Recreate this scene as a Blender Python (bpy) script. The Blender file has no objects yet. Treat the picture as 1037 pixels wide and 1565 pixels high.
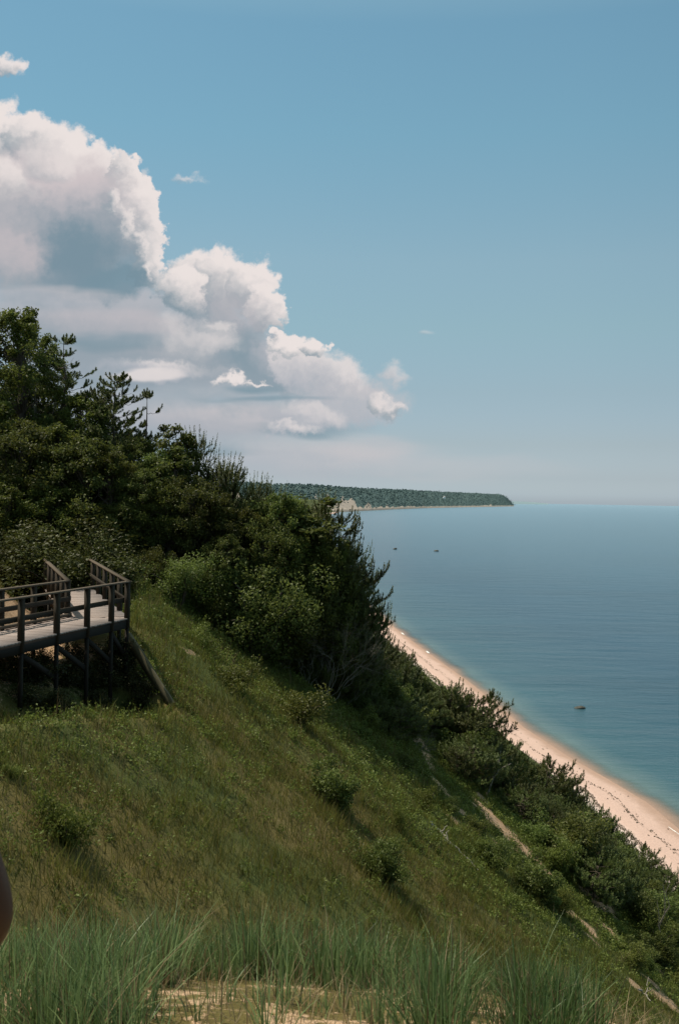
import bpy, bmesh, math, random
import numpy as np
from mathutils import Vector, Matrix

random.seed(7)
RNG = np.random.default_rng(11)
SC = bpy.context.scene
COL = SC.collection
R = math.radians
EYE = 30.0            # eye height above the water, metres
F = 1521.0            # focal length in photo pixels (35 mm lens, 36 mm tall frame)

# ------------------------------------------------------------------ camera
PITCH, ROLL = R(-0.75), R(1.0)
fwd = Vector((0, math.cos(PITCH), math.sin(PITCH)))
rgt0 = Vector((1, 0, 0)); up0 = rgt0.cross(fwd)
rgt = rgt0 * math.cos(ROLL) + up0 * math.sin(ROLL)
upv = up0 * math.cos(ROLL) - rgt0 * math.sin(ROLL)
cam = bpy.data.cameras.new('camera')
cam.sensor_fit = 'VERTICAL'; cam.sensor_height = 36; cam.lens = 35
cam.clip_start = 0.1; cam.clip_end = 80000
cam.dof.use_dof = True; cam.dof.focus_distance = 60; cam.dof.aperture_fstop = 14
camo = bpy.data.objects.new('camera', cam); COL.objects.link(camo)
M = Matrix((rgt, upv, -fwd)).transposed().to_4x4(); M.translation = (0, 0, EYE)
camo.matrix_world = M
SC.camera = camo

def ray(px, py):
    return fwd + rgt * ((px - 518.5) / F) + upv * ((782.5 - py) / F)
def at_y(px, py, Y):
    d = ray(px, py); t = Y / d.y
    return Vector((d.x * t, Y, EYE + d.z * t))
def at_z(px, py, z):
    d = ray(px, py); t = (z - EYE) / d.z
    return Vector((d.x * t, d.y * t, z))

# ------------------------------------------------------------------ noise
def _hash(ix, iy, seed):
    n = (ix.astype(np.int64) * 374761393 + iy.astype(np.int64) * 668265263 + seed * 974634777) & 0xFFFFFFFF
    n = ((n ^ (n >> 13)) * 1274126177) & 0xFFFFFFFF
    n = n ^ (n >> 16)
    return (n & 0xFFFFFF) / float(0xFFFFFF)
def vnoise(x, y, seed=0):
    x = np.asarray(x, float); y = np.asarray(y, float)
    ix = np.floor(x); iy = np.floor(y); fx = x - ix; fy = y - iy
    fx = fx * fx * (3 - 2 * fx); fy = fy * fy * (3 - 2 * fy)
    a = _hash(ix, iy, seed); b = _hash(ix + 1, iy, seed); c = _hash(ix, iy + 1, seed); d = _hash(ix + 1, iy + 1, seed)
    return (a * (1 - fx) + b * fx) * (1 - fy) + (c * (1 - fx) + d * fx) * fy
def fbm(x, y, seed=0, oct=4):
    s = 0; a = 0.5
    for i in range(oct):
        s = s + a * (vnoise(x * 2 ** i, y * 2 ** i, seed + i) - 0.5); a *= 0.5
    return s

# ------------------------------------------------------------------ terrain
WL = [at_z(p, q, 0) for p, q in ((1037, 1268), (990, 1228), (930, 1192), (870, 1158), (800, 1112), (720, 1045), (640, 988), (600, 957))]
WLY = [-60, 60] + [p.y for p in WL] + [330, 420, 800, 1500, 2150]
WLX = [33 + 150 * .04, WL[0].x + 2.2] + [p.x for p in WL] + [3, -10, -45, -45, -4]
def shore_x(y): return np.interp(y, WLY, WLX)
X76 = float(shore_x(78))
def softplus(t, k=1.0): return np.where(t * k > 30, t, np.log1p(np.exp(np.minimum(t * k, 30))) / k)
def smax(a, b, k): h = np.clip(0.5 + 0.5 * (a - b) / k, 0, 1); return b * (1 - h) + a * h + k * h * (1 - h)
def smin(a, b, k): return -smax(-a, -b, k)

DECK_Z = EYE - 3.75
DA = at_z(196, 944, DECK_Z)                       # outer corner of the boardwalk
DB = at_z(0, 987, DECK_Z)
U1 = (DB - DA); U1.z = 0; U1.normalize()          # towards the viewer's left
RA = at_z(197, 886, DECK_Z + 1.1); RB = at_z(134, 851, DECK_Z + 1.1)
U2 = (RB - RA); U2.z = 0; U2.normalize()          # away into the trees
DW = 1.75
N1 = Vector((U1.y, -U1.x, 0));  N1 = N1 if N1.x < 0 else -N1
N2 = Vector((U2.y, -U2.x, 0));  N2 = N2 if N2.x < 0 else -N2
def seg_dist(x, y, a, b):
    ax, ay = a[0], a[1]; dx, dy = b[0] - ax, b[1] - ay
    t = np.clip(((x - ax) * dx + (y - ay) * dy) / (dx * dx + dy * dy), 0, 1)
    return np.hypot(x - ax - t * dx, y - ay - t * dy)

HOLLOW = []
def hollow(x, y):
    if not HOLLOW: return np.zeros_like(x)
    inside = np.ones(x.shape, bool); d = np.full(x.shape, 1e9); n = len(HOLLOW)
    odd = np.zeros(x.shape, bool)
    for i in range(n):
        a = HOLLOW[i]; b = HOLLOW[(i + 1) % n]; d = np.minimum(d, seg_dist(x, y, a, b))
        with np.errstate(divide='ignore', invalid='ignore'):
            c = ((a[1] > y) != (b[1] > y)) & (x < (b[0] - a[0]) * (y - a[1]) / (b[1] - a[1] + 1e-12) + a[0])
        odd ^= c
    return np.where(odd, np.clip(d / 1.1, 0, 1), 0) ** .8
def ground_z(x, y, detail=True):
    x = np.asarray(x, float); y = np.asarray(y, float)
    drift = np.where(y > 78, X76 - shore_x(y), 0.0)
    xs = x + drift
    p = -9.75 - 0.75 * xs
    far = np.clip((y - 600) / 1500, 0, 1)
    p = smin(p, 1.2 - 6 * np.clip((y - 120) / 200, 0, 1) + 0.02 * np.minimum(y, 100) + 1.2 * fbm(x * .05, y * .05, 5), 2.5)
    if detail:
        w = np.clip((xs + 14) / 6, 0, 1) * np.clip((y - 8) / 8, 0, 1)
        p = p + w * (1.5 * fbm(x * .07, y * .16, 21, 3) + 0.5 * fbm(x * .35, y * .6, 31, 4))
    # spur where the viewer stands
    s = -1.56 - 0.42 * softplus(y - 3.1, 4) - 0.25 * softplus(y - 4.6, 3) - 0.55 * softplus(x - 1.1, 3) - .12 * softplus(-x - 2, 2) * 0
    if detail: s = s + 0.10 * fbm(x * .9, y * .9, 41, 4)
    z = smax(p, s, 1.2) + EYE
    # hollow under and below the boardwalk
    z = z - 1.7 * hollow(x, y)
    # cut for the boardwalk
    c1 = DA + N1 * (DW / 2); c2 = c1 + U1 * 16; c3 = c1 + U2 * 15
    d = np.minimum(seg_dist(x, y, c1, c2), seg_dist(x, y, c1, c3))
    cut = DECK_Z - 1.1 + 1.15 * softplus(d - 1.7, 3)
    z = smin(z, cut, 0.5)
    # beach and sea bed
    sd = shore_x(y) - x
    b = np.where(sd > 0, 0.16 * np.minimum(sd, 5) + 0.09 * np.maximum(np.minimum(sd, 16) - 5, 0), np.maximum(0.10 * sd, -4))
    b = b + np.where(sd > 1, 0.06 * fbm(x * .5, y * .5, 51, 3), 0)
    z = np.where(b > z + 2, b, smax(z, b, 0.8))
    return z
def gz(x, y): return float(ground_z(np.array([x]), np.array([y]))[0])
_T = np.concatenate([np.arange(2.6, 20, .04), np.arange(20, 130, .1)])
def ground(px, py):
    d = ray(px, py); t = _T / d.y
    X = d.x * t; Z = EYE + d.z * t
    k = np.argmax(Z < ground_z(X, _T))
    return Vector((X[k], _T[k], float(ground_z(X[k:k + 1], _T[k:k + 1])[0])))
def project(x, y, z):
    v = np.stack([np.asarray(x, float), np.asarray(y, float), np.asarray(z, float) - EYE], -1)
    f = v @ np.array(fwd); a = v @ np.array(rgt); b = v @ np.array(upv)
    return 518.5 + F * a / f, 782.5 - F * b / f

TIMBER_END = ground(266, 1078)
_q = [ground(235, 1098), ground(150, 1092), ground(60, 1100), ground(-30, 1100), ground(-120, 1110)]
HOLLOW[:] = [(DA.x + .1, DA.y + .6)] + [(p.x, p.y) for p in [TIMBER_END] + _q] + [tuple((DA + N1 * DW * 1.1 + U1 * 11)[:2]), tuple((DA + N1 * DW * 1.1 + U1 * .2)[:2])]

# ------------------------------------------------------------------ objects
def tag(o, label=None, cat=None, group=None, kind=None):
    if label: o['label'] = label
    if cat: o['category'] = cat
    if group: o['group'] = group
    if kind: o['kind'] = kind
    return o
def empty(name, loc, rz=0.0, sc=1.0):
    o = bpy.data.objects.new(name, None); COL.objects.link(o); o.empty_display_size = .2
    o.location = loc; o.rotation_euler = (0, 0, rz); o.scale = (sc, sc, sc) if not hasattr(sc, '__len__') else sc
    return o
def np_mesh(name, V, F_, mat=None, attrs=None, smooth=False):
    """V (n,3); F_ a list of int arrays (m,k)"""
    if not isinstance(F_, list): F_ = [F_]
    me = bpy.data.meshes.new(name)
    V = np.ascontiguousarray(V, np.float32)
    me.vertices.add(len(V)); me.vertices.foreach_set('co', V.ravel())
    loops = np.concatenate([f.ravel() for f in F_]).astype(np.int32)
    tot = np.concatenate([np.full(len(f), f.shape[1]) for f in F_]).astype(np.int32)
    start = np.concatenate([[0], np.cumsum(tot)[:-1]]).astype(np.int32)
    me.loops.add(len(loops)); me.loops.foreach_set('vertex_index', loops)
    me.polygons.add(len(tot)); me.polygons.foreach_set('loop_start', start)
    try: me.polygons.foreach_set('loop_total', tot)
    except Exception: pass
    for k, a in (attrs or {}).items():
        at = me.attributes.new(k, 'FLOAT', 'POINT'); at.data.foreach_set('value', np.ascontiguousarray(a, np.float32))
    if smooth: me.polygons.foreach_set('use_smooth', np.ones(len(tot), bool))
    me.update(calc_edges=True); me.validate()
    if mat: me.materials.append(mat)
    return me
def link(name, me, parent=None):
    o = bpy.data.objects.new(name, me); COL.objects.link(o)
    if parent: o.parent = parent
    return o
def copy_tree(o, parent=None):
    c = o.copy(); COL.objects.link(c); c.parent = parent
    for ch in list(o.children): copy_tree(ch, c)
    return c

class Acc:
    """accumulates vertices, faces and one float per vertex"""
    def __init__(s): s.V = []; s.F = {}; s.T = []; s.n = 0
    def add(s, V, F_, T=None):
        V = np.asarray(V, float).reshape(-1, 3)
        F_ = np.asarray(F_)
        s.F.setdefault(F_.shape[1], []).append(F_ + s.n)
        s.V.append(V); s.T.append(np.full(len(V), .5) if T is None else np.asarray(T, float)); s.n += len(V)
    def mesh(s, name, mat, smooth=False):
        return np_mesh(name, np.concatenate(s.V), [np.concatenate(f) for f in s.F.values()], mat, {'tint': np.concatenate(s.T)}, smooth)
    def tube(s, pts, rad, sides=5, T=.5, cap=True):
        pts = np.asarray(pts, float); n = len(pts); rad = np.broadcast_to(rad, n)
        tg = np.gradient(pts, axis=0); tg /= np.linalg.norm(tg, axis=1)[:, None] + 1e-9
        ref = np.array([.31, .17, .93]) if abs(tg[0][2]) < .8 else np.array([.9, .2, .1])
        a = np.cross(tg, ref); a /= np.linalg.norm(a, axis=1)[:, None] + 1e-9; b = np.cross(tg, a)
        th = np.arange(sides) * 2 * np.pi / sides
        V = pts[:, None, :] + rad[:, None, None] * (np.cos(th)[None, :, None] * a[:, None, :] + np.sin(th)[None, :, None] * b[:, None, :])
        i = np.arange(n - 1)[:, None] * sides; j = np.arange(sides)[None, :]; j2 = (j + 1) % sides
        Fq = np.stack([i + j, i + j2, i + sides + j2, i + sides + j], -1).reshape(-1, 4)
        s.add(V.reshape(-1, 3), Fq, np.full(n * sides, T))
    def box(s, a, b, w, h, up=(0, 0, 1), T=.5, off=0.0):
        """a beam from a to b, w wide across, h tall"""
        a = np.array(a, float); b = np.array(b, float); t = b - a; t /= np.linalg.norm(t)
        up = np.array(up, float); x = np.cross(t, up); x /= np.linalg.norm(x); y = np.cross(x, t)
        V = []
        for e in (a, b):
            for sx, sy in ((-1, -1), (1, -1), (1, 1), (-1, 1)): V.append(e + x * sx * w / 2 + y * (sy * h / 2 + off))
        Fq = np.array([[0, 1, 2, 3], [7, 6, 5, 4], [0, 4, 5, 1], [1, 5, 6, 2], [2, 6, 7, 3], [3, 7, 4, 0]])
        s.add(V, Fq, np.full(8, T))

def unit(v): return v / (np.linalg.norm(v, axis=-1, keepdims=True) + 1e-9)
def leaf_quads(C, size, rng, up=.5, aspect=.55):
    n = len(C)
    nrm = unit(rng.normal(size=(n, 3)) + np.array([0, 0, up]))
    a = unit(np.cross(nrm, rng.normal(size=(n, 3)))); b = np.cross(nrm, a)
    L = (size * rng.uniform(.65, 1.3, n))[:, None]
    V = np.stack([C - a * L * .5, C + b * L * aspect * .5 + nrm * L * .06, C + a * L * .5, C - b * L * aspect * .5 + nrm * L * .06], 1).reshape(-1, 3)
    return V, np.arange(n * 4).reshape(n, 4)
def blades(B, H, W, head, lean, rng, seg=2, curl=1.6):
    """tapered grass blades: base points, heights, widths, heading, lean"""
    n = len(B); ts = np.linspace(0, 1, seg + 1)
    hd = np.stack([np.cos(head), np.sin(head), 0 * head], 1)
    face = head + rng.uniform(-1.2, 1.2, n) + np.pi / 2
    sd = np.stack([np.cos(face), np.sin(face), 0 * face], 1)
    V = []
    for t in ts:
        c = B + hd * (lean * H * t ** curl)[:, None] + np.array([0, 0, 1.]) * (H * t * (1 - .28 * lean * t))[:, None]
        w = (W * (1 - t ** 1.5 * .93) * .5)[:, None]
        V += [c - sd * w, c + sd * w]
    V = np.stack(V, 1).reshape(-1, 3)
    m = 2 * (seg + 1); k = np.arange(n)[:, None] * m
    Fq = np.concatenate([np.stack([k + 2 * i, k + 2 * i + 1, k + 2 * i + 3, k + 2 * i + 2], -1).reshape(-1, 4) for i in range(seg)])
    return V, Fq, m

# ------------------------------------------------------------------ materials
class NT:
    def __init__(s, nt): s.nt = nt; s.N = nt.nodes; s.L = nt.links
    def new(s, t, **kw):
        n = s.N.new(t)
        for k, v in kw.items(): setattr(n, k, v)
        return n
    def set(s, sock, v):
        if isinstance(v, bpy.types.NodeSocket): s.L.new(v, sock)
        elif v is not None: sock.default_value = v
    def math(s, op, a, b=None, c=None, clamp=False):
        n = s.new('ShaderNodeMath', operation=op, use_clamp=clamp)
        for i, v in enumerate((a, b, c)): s.set(n.inputs[i], v)
        return n.outputs[0]
    def vm(s, op, a, b=None, out=0):
        n = s.new('ShaderNodeVectorMath', operation=op); s.set(n.inputs[0], a)
        if b is not None: s.set(n.inputs[1], b)
        return n.outputs[out]
    def mix(s, f, a, b, blend='MIX'):
        n = s.new('ShaderNodeMix', data_type='RGBA', blend_type=blend)
        s.set(n.inputs[0], f); s.set(n.inputs[6], a); s.set(n.inputs[7], b)
        return n.outputs[2]
    def rng(s, v, a, b, c=0., d=1., smooth=False):
        n = s.new('ShaderNodeMapRange', interpolation_type='SMOOTHSTEP' if smooth else 'LINEAR'); n.clamp = True
        for i, x in enumerate((v, a, b, c, d)): s.set(n.inputs[i], x)
        return n.outputs[0]
    def noise(s, vec, scale, detail=4, rough=.55, out=0):
        n = s.new('ShaderNodeTexNoise'); s.set(n.inputs['Vector'], vec)
        n.inputs['Scale'].default_value = scale; n.inputs['Detail'].default_value = detail; n.inputs['Roughness'].default_value = rough
        return n.outputs[out]
    def attr(s, name): return s.new('ShaderNodeAttribute', attribute_name=name).outputs['Fac']
    def ramp(s, f, stops):
        n = s.new('ShaderNodeValToRGB'); s.set(n.inputs[0], f); e = n.color_ramp.elements
        while len(e) < len(stops): e.new(.5)
        for el, (p, c) in zip(e, stops): el.position = p; el.color = rgb(c)
        return n.outputs[0]
def rgb(c): return (c[0], c[1], c[2], 1.)
def s2l(r, g, b):
    return tuple((v / 255 / 12.92 if v / 255 < .04045 else ((v / 255 + .055) / 1.055) ** 2.4) for v in (r, g, b))
def material(name):
    m = bpy.data.materials.new(name); m.use_nodes = True; t = NT(m.node_tree); t.N.clear()
    out = t.new('ShaderNodeOutputMaterial')
    return m, t, out
def principled(t, out, col, rough=.8, bump=None, bstr=.5, bdist=.05, spec=.3):
    p = t.new('ShaderNodeBsdfPrincipled'); t.set(p.inputs['Base Color'], col); t.set(p.inputs['Roughness'], rough)
    p.inputs['Specular IOR Level'].default_value = spec
    if bump is not None:
        b = t.new('ShaderNodeBump'); b.inputs['Strength'].default_value = bstr; b.inputs['Distance'].default_value = bdist
        t.set(b.inputs['Height'], bump); t.L.new(b.outputs[0], p.inputs['Normal'])
    t.L.new(p.outputs[0], out.inputs[0]); return p

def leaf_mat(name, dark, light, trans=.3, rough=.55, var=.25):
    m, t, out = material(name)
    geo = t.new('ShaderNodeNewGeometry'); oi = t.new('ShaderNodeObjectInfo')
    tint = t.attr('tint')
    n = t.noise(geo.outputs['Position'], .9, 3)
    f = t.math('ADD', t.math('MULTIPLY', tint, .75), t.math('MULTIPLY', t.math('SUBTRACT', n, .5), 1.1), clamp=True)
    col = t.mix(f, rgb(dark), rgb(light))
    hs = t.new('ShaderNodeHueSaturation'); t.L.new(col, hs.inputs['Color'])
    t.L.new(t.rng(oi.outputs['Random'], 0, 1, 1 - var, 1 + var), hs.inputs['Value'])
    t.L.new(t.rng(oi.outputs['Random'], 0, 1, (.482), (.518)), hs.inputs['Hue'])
    p = t.new('ShaderNodeBsdfPrincipled'); t.L.new(hs.outputs[0], p.inputs['Base Color'])
    p.inputs['Roughness'].default_value = rough; p.inputs['Specular IOR Level'].default_value = .25
    tr = t.new('ShaderNodeBsdfTranslucent'); t.L.new(hs.outputs[0], tr.inputs[0])
    mx = t.new('ShaderNodeMixShader'); mx.inputs[0].default_value = trans
    t.L.new(p.outputs[0], mx.inputs[1]); t.L.new(tr.outputs[0], mx.inputs[2]); t.L.new(mx.outputs[0], out.inputs[0])
    return m

MAT = {}
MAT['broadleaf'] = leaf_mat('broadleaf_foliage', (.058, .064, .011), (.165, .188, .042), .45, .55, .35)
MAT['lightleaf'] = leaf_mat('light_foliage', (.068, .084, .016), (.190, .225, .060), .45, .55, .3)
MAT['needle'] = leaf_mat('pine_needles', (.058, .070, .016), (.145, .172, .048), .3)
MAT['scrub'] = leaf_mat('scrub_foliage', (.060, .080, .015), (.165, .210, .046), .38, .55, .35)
MAT['grass'] = leaf_mat('slope_grass', (.098, .090, .018), (.222, .204, .054), .40)
MAT['weed'] = leaf_mat('slope_weeds', (.080, .096, .016), (.195, .222, .050), .40)
MAT['underleaf'] = leaf_mat('shade_toned_undergrowth', (.034, .036, .008), (.098, .104, .024), .32)  # darker leaf copy, shade behind the boardwalk put into the colour
MAT['shadeleaf'] = leaf_mat('shadow_coloured_foliage', (.022, .024, .006), (.060, .066, .016), .2)  # very dark leaves standing in for the boardwalk's shadow
MAT['beachgrass'] = leaf_mat('beach_grass', (.058, .102, .024), (.28, .38, .165), .4, .4)

def bark_mat(name, a, b):
    m, t, out = material(name)
    geo = t.new('ShaderNodeNewGeometry')
    n = t.noise(t.vm('MULTIPLY', geo.outputs['Position'], (9, 9, 2.5)), 1.5, 5, .6)
    principled(t, out, t.mix(n, rgb(a), rgb(b)), .9, n, .6, .02)
    return m
MAT['bark'] = bark_mat('bark', (.035, .026, .018), (.13, .10, .075))
MAT['deadwood'] = bark_mat('bleached_wood', (.16, .14, .115), (.42, .38, .32))
MAT['twig'] = bark_mat('grey_twigs', (.10, .09, .07), (.24, .22, .17))

def wood_mat(name, a, b, streak):
    m, t, out = material(name)
    tc = t.new('ShaderNodeNewGeometry')
    n = t.noise(tc.outputs['Position'], 2.2, 5, .6)
    g = t.noise(t.vm('MULTIPLY', tc.outputs['Position'], streak), 6, 3, .6)
    f = t.math('ADD', t.math('MULTIPLY', n, .6), t.math('MULTIPLY', g, .5), clamp=True)
    f = t.math('ADD', t.math('MULTIPLY', t.attr('tint'), .6), t.math('SUBTRACT', f, .3), clamp=True)
    principled(t, out, t.mix(f, rgb(a), rgb(b)), .85, g, .3, .01)
    return m
MAT['deck'] = wood_mat('weathered_decking', (.20, .155, .135), (.38, .31, .28), (1, 1, 1))
MAT['rail'] = wood_mat('weathered_rail', (.045, .033, .020), (.115, .085, .058), (1, 1, 4))
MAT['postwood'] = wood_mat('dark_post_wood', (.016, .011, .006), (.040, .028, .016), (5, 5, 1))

def terrain_material():
    m, t, out = material('bluff_ground')
    geo = t.new('ShaderNodeNewGeometry'); P = geo.outputs['Position']
    n1 = t.noise(P, .35, 5, .6); n2 = t.noise(P, 3.0, 5, .65); n3 = t.noise(P, 22, 4, .7)
    soil = t.mix(t.rng(n2, .3, .7), rgb((.085, .070, .022)), rgb((.165, .130, .046)))
    green = t.mix(t.rng(n2, .3, .7), rgb((.050, .062, .016)), rgb((.100, .118, .034)))
    f = t.math('ADD', t.math('SUBTRACT', t.attr('lush'), .5), t.math('MULTIPLY', t.math('SUBTRACT', n1, .5), 1.6))
    veg = t.mix(t.rng(f, -.2, .25, smooth=True), soil, green)
    sandc = t.mix(t.rng(t.math('ADD', t.math('MULTIPLY', n2, .6), t.math('MULTIPLY', n3, .4)), .35, .65), rgb((.30, .175, .095)), rgb((.52, .36, .235)))
    sf = t.math('ADD', t.attr('sand'), t.math('MULTIPLY', t.math('SUBTRACT', t.math('ADD', t.math('MULTIPLY', n2, .6), t.math('MULTIPLY', n3, .4)), .5), 3.0))
    col = t.mix(t.rng(sf, .38, .62, smooth=True), veg, sandc)
    # beach: distance inland of the waterline is stored per vertex
    sd = t.attr('shore')
    wob = t.math('MULTIPLY', t.math('SUBTRACT', t.noise(P, .18, 4, .6), .5), 2.6)
    wob2 = t.math('MULTIPLY', t.math('SUBTRACT', t.noise(P, 1.1, 4, .7), .5), 1.3)
    sdw = t.math('ADD', sd, t.math('ADD', wob, wob2))
    wet = rgb((.40, .265, .205)); mid = rgb((.57, .40, .335)); dry = rgb((.70, .565, .505))
    bc = t.mix(t.rng(sdw, .3, 2.2, smooth=True), wet, mid)
    bc = t.mix(t.rng(sdw, 5.2, 7.4, smooth=True), bc, dry)
    bc = t.mix(t.math('MULTIPLY', t.rng(t.noise(P, 5.0, 5, .75), .45, .72), .35), bc, rgb((.24, .16, .11)))
    wr = t.math('ABSOLUTE', t.math('SUBTRACT', t.math('ADD', sd, wob), 6.4))
    wn = t.rng(t.noise(P, 2.2, 5, .7), .42, .60)
    wl = t.math('MULTIPLY', t.rng(wr, .75, .08, smooth=True), wn)
    bc = t.mix(t.math('MULTIPLY', wl, .85), bc, rgb((.085, .062, .042)))
    wr2 = t.math('ABSOLUTE', t.math('SUBTRACT', t.math('ADD', sd, t.math('MULTIPLY', wob, .7)), 3.6))
    wl2 = t.math('MULTIPLY', t.rng(wr2, .22, .02, smooth=True), t.math('MULTIPLY', wn, .5))
    bc = t.mix(wl2, bc, rgb((.16, .11, .08)))
    col = t.mix(t.attr('beach'), col, bc)
    h = t.math('ADD', t.math('MULTIPLY', n2, .6), t.math('MULTIPLY', n3, .4))
    principled(t, out, col, .95, h, .8, .12, .15)
    return m
MAT['terrain'] = terrain_material()

def water_material():
    m, t, out = material('sound_water')
    geo = t.new('ShaderNodeNewGeometry'); P = geo.outputs['Position']
    sx = t.attr('shore')
    wob = t.math('MULTIPLY', t.math('SUBTRACT', t.noise(P, .12, 4, .6), .5), 3.0)
    d = t.math('ADD', sx, wob)
    fac = t.math('POWER', t.rng(d, 0, 220), .42)
    col = t.ramp(fac, [(0, (.30, .235, .165)), (.07, (.25, .23, .175)), (.14, (.115, .165, .150)), (.23, (.034, .088, .104)), (.5, (.012, .052, .084)), (1, (.018, .068, .104))])
    big = t.noise(t.vm('MULTIPLY', P, (.012, .035, 1)), 1, 4, .6)
    col = t.mix(t.rng(big, .35, .7), col, t.mix(.6, col, rgb((.012, .035, .050))))
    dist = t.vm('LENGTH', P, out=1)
    col = t.mix(t.rng(t.math('LOGARITHM', dist, 10.0), 2.55, 4.2), col, rgb((.17, .275, .35)))  # base colour pales with distance as painted haze
    w1 = t.noise(t.vm('MULTIPLY', P, (.55, 1.25, 1)), 1, 5, .62)
    w2 = t.noise(t.vm('MULTIPLY', P, (.06, .16, 1)), 1, 3, .55)
    hgt = t.math('ADD', t.math('MULTIPLY', w1, .22), t.math('MULTIPLY', w2, .9))
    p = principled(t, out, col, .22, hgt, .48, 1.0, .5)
    p.inputs['IOR'].default_value = 1.33
    tr = t.new('ShaderNodeBsdfTransparent')
    mx = t.new('ShaderNodeMixShader'); t.L.new(t.rng(d, -.6, 3.2, .15, 1., True), mx.inputs[0])
    t.L.new(tr.outputs[0], mx.inputs[1]); t.L.new(p.outputs[0], mx.inputs[2]); t.L.new(mx.outputs[0], out.inputs[0])
    return m
MAT['water'] = water_material()

# ------------------------------------------------------------------ terrain sheet
def make_axis(step_fn, a, b):
    v = [a]
    while v[-1] < b: v.append(v[-1] + step_fn(v[-1]))
    return np.array(v)
ys = make_axis(lambda y: .12 if y < 12 else (.30 if y < 85 else (1.2 if y < 300 else .03 * y * .5)), 1.5, 2250)
ys = np.concatenate([np.array([-60, -30, -15, -8, -4, -2, 0, .8]), ys])
xs = make_axis(lambda x: 12 if x < -70 else (2.0 if x < -25 else (.14 if -2.5 < x < 2.5 else (.28 if x < 36 else 2.0))), -260, 60)
GX, GY = np.meshgrid(xs, ys)
GZ = ground_z(GX, GY)
SD = shore_x(GY) - GX
SCARS = []   # (polyline in world xy, half width)
def scar(pts, w): SCARS.append(([ground(*p) for p in pts], w))
scar([(730, 1212), (738, 1224)], .16)
scar([(740, 1236), (758, 1256)], .5)
scar([(756, 1258), (772, 1274)], .4)
scar([(780, 1276), (806, 1302)], .55)
scar([(722, 1228), (726, 1232)], .15)
scar([(788, 1300), (794, 1306)], .16)
scar([(700, 1236), (705, 1240)], .16)
scar([(668, 1196), (676, 1206)], .25)
scar([(838, 1338), (846, 1346)], .28)
scar([(760, 1290), (768, 1298)], .2)
scar([(930, 1420), (936, 1426)], .28)
scar([(1000, 1478), (1008, 1484)], .25)
scar([(636, 1126), (645, 1140)], .35)
scar([(648, 1150), (660, 1180)], .28)
scar([(692, 1252), (697, 1256)], .36)
scar([(908, 1374), (924, 1384)], .45)
scar([(896, 1415), (904, 1426)], .30)
scar([(908, 1438), (911, 1443)], .22)
scar([(868, 1392), (876, 1396)], .22)
scar([(962, 1498), (968, 1502)], .22)
scar([(985, 1512), (992, 1517)], .2)
scar([(1005, 1524), (1018, 1530)], .2)
scar([(990, 1498), (995, 1502)], .16)
scar([(1026, 1542), (1032, 1545)], .2)
scar([(940, 1478), (944, 1482)], .15)
scar([(410, 990), (432, 998)], .15)
scar([(335, 945), (345, 952)], .18)
scar([(288, 994), (300, 1000)], .12)
scar([(-10, 880), (28, 898)], 1.3)
scar([(-10, 925), (50, 940)], 1.2)
def sand_mask(x, y):
    m = np.zeros_like(x); wv = .9 * fbm(x * .9, y * .9, 91, 3) + .5 * fbm(x * 3, y * 3, 95, 2)
    for pts, w in SCARS:
        for a, b in zip(pts[:-1], pts[1:]):
            m = np.maximum(m, np.clip(1.15 - .48 * (seg_dist(x, y, a, b) + wv) / w, 0, 1))
    # cut bank above the boardwalk, and bare sand underfoot
    c1 = DA + N1 * (DW + 1.5); d1 = seg_dist(x, y, c1 + U1 * 1.0, c1 + U1 * 15)
    m = np.maximum(m, np.clip(1.15 - d1 * .30, 0, .95))
    under = DA + N1 * (DW * .6)
    m = np.maximum(m, np.clip(.9 - .8 * seg_dist(x, y, DA + N1 * (DW + .3) + U1 * 1.5, DA + N1 * (DW + .3) + U1 * 14), 0, .6))
    near = np.clip((4.6 - y) / 1.0, 0, 1) * np.clip((y - .0) / .5, 0, 1)
    m = np.maximum(m, near * (.44 + .95 * fbm(x * 1.1 + 3, y * 1.6, 77, 3)))
    return m
def lush_mask(x, y):
    l = .38 + 1.3 * fbm(x * .12, y * .12, 61, 3) + .65 * fbm(x * .45, y * .45, 66, 3)
    l = l + .5 * np.clip((y - 32) / 10, 0, 1) + .25 * np.clip((x - 3) / 8, 0, 1) - .3 * np.clip((6 - y) / 2, 0, 1)
    return np.clip(l, 0, 1.3)
beach = np.clip(((2.5 + .0 * GX) - (GZ - (0.16 * np.clip(SD, 0, 5) + 0.09 * np.clip(SD - 5, 0, 11))) * 4) / 2.0, 0, 1) * (SD < 16)
beach = np.where(SD < -.5, 1, beach)
ny, nx = GX.shape
I = np.arange(ny - 1)[:, None] * nx + np.arange(nx - 1)[None, :]
TF = np.stack([I, I + 1, I + nx + 1, I + nx], -1).reshape(-1, 4)
me = np_mesh('bluff_terrain', np.stack([GX, GY, GZ], -1).reshape(-1, 3), TF, MAT['terrain'],
             {'sand': sand_mask(GX, GY).ravel(), 'lush': lush_mask(GX, GY).ravel(), 'shore': SD.ravel(), 'beach': beach.ravel()}, True)
tag(link('bluff_terrain', me), 'steep grassy coastal bluff running down to a pink sand beach', 'terrain', kind='structure')

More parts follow.
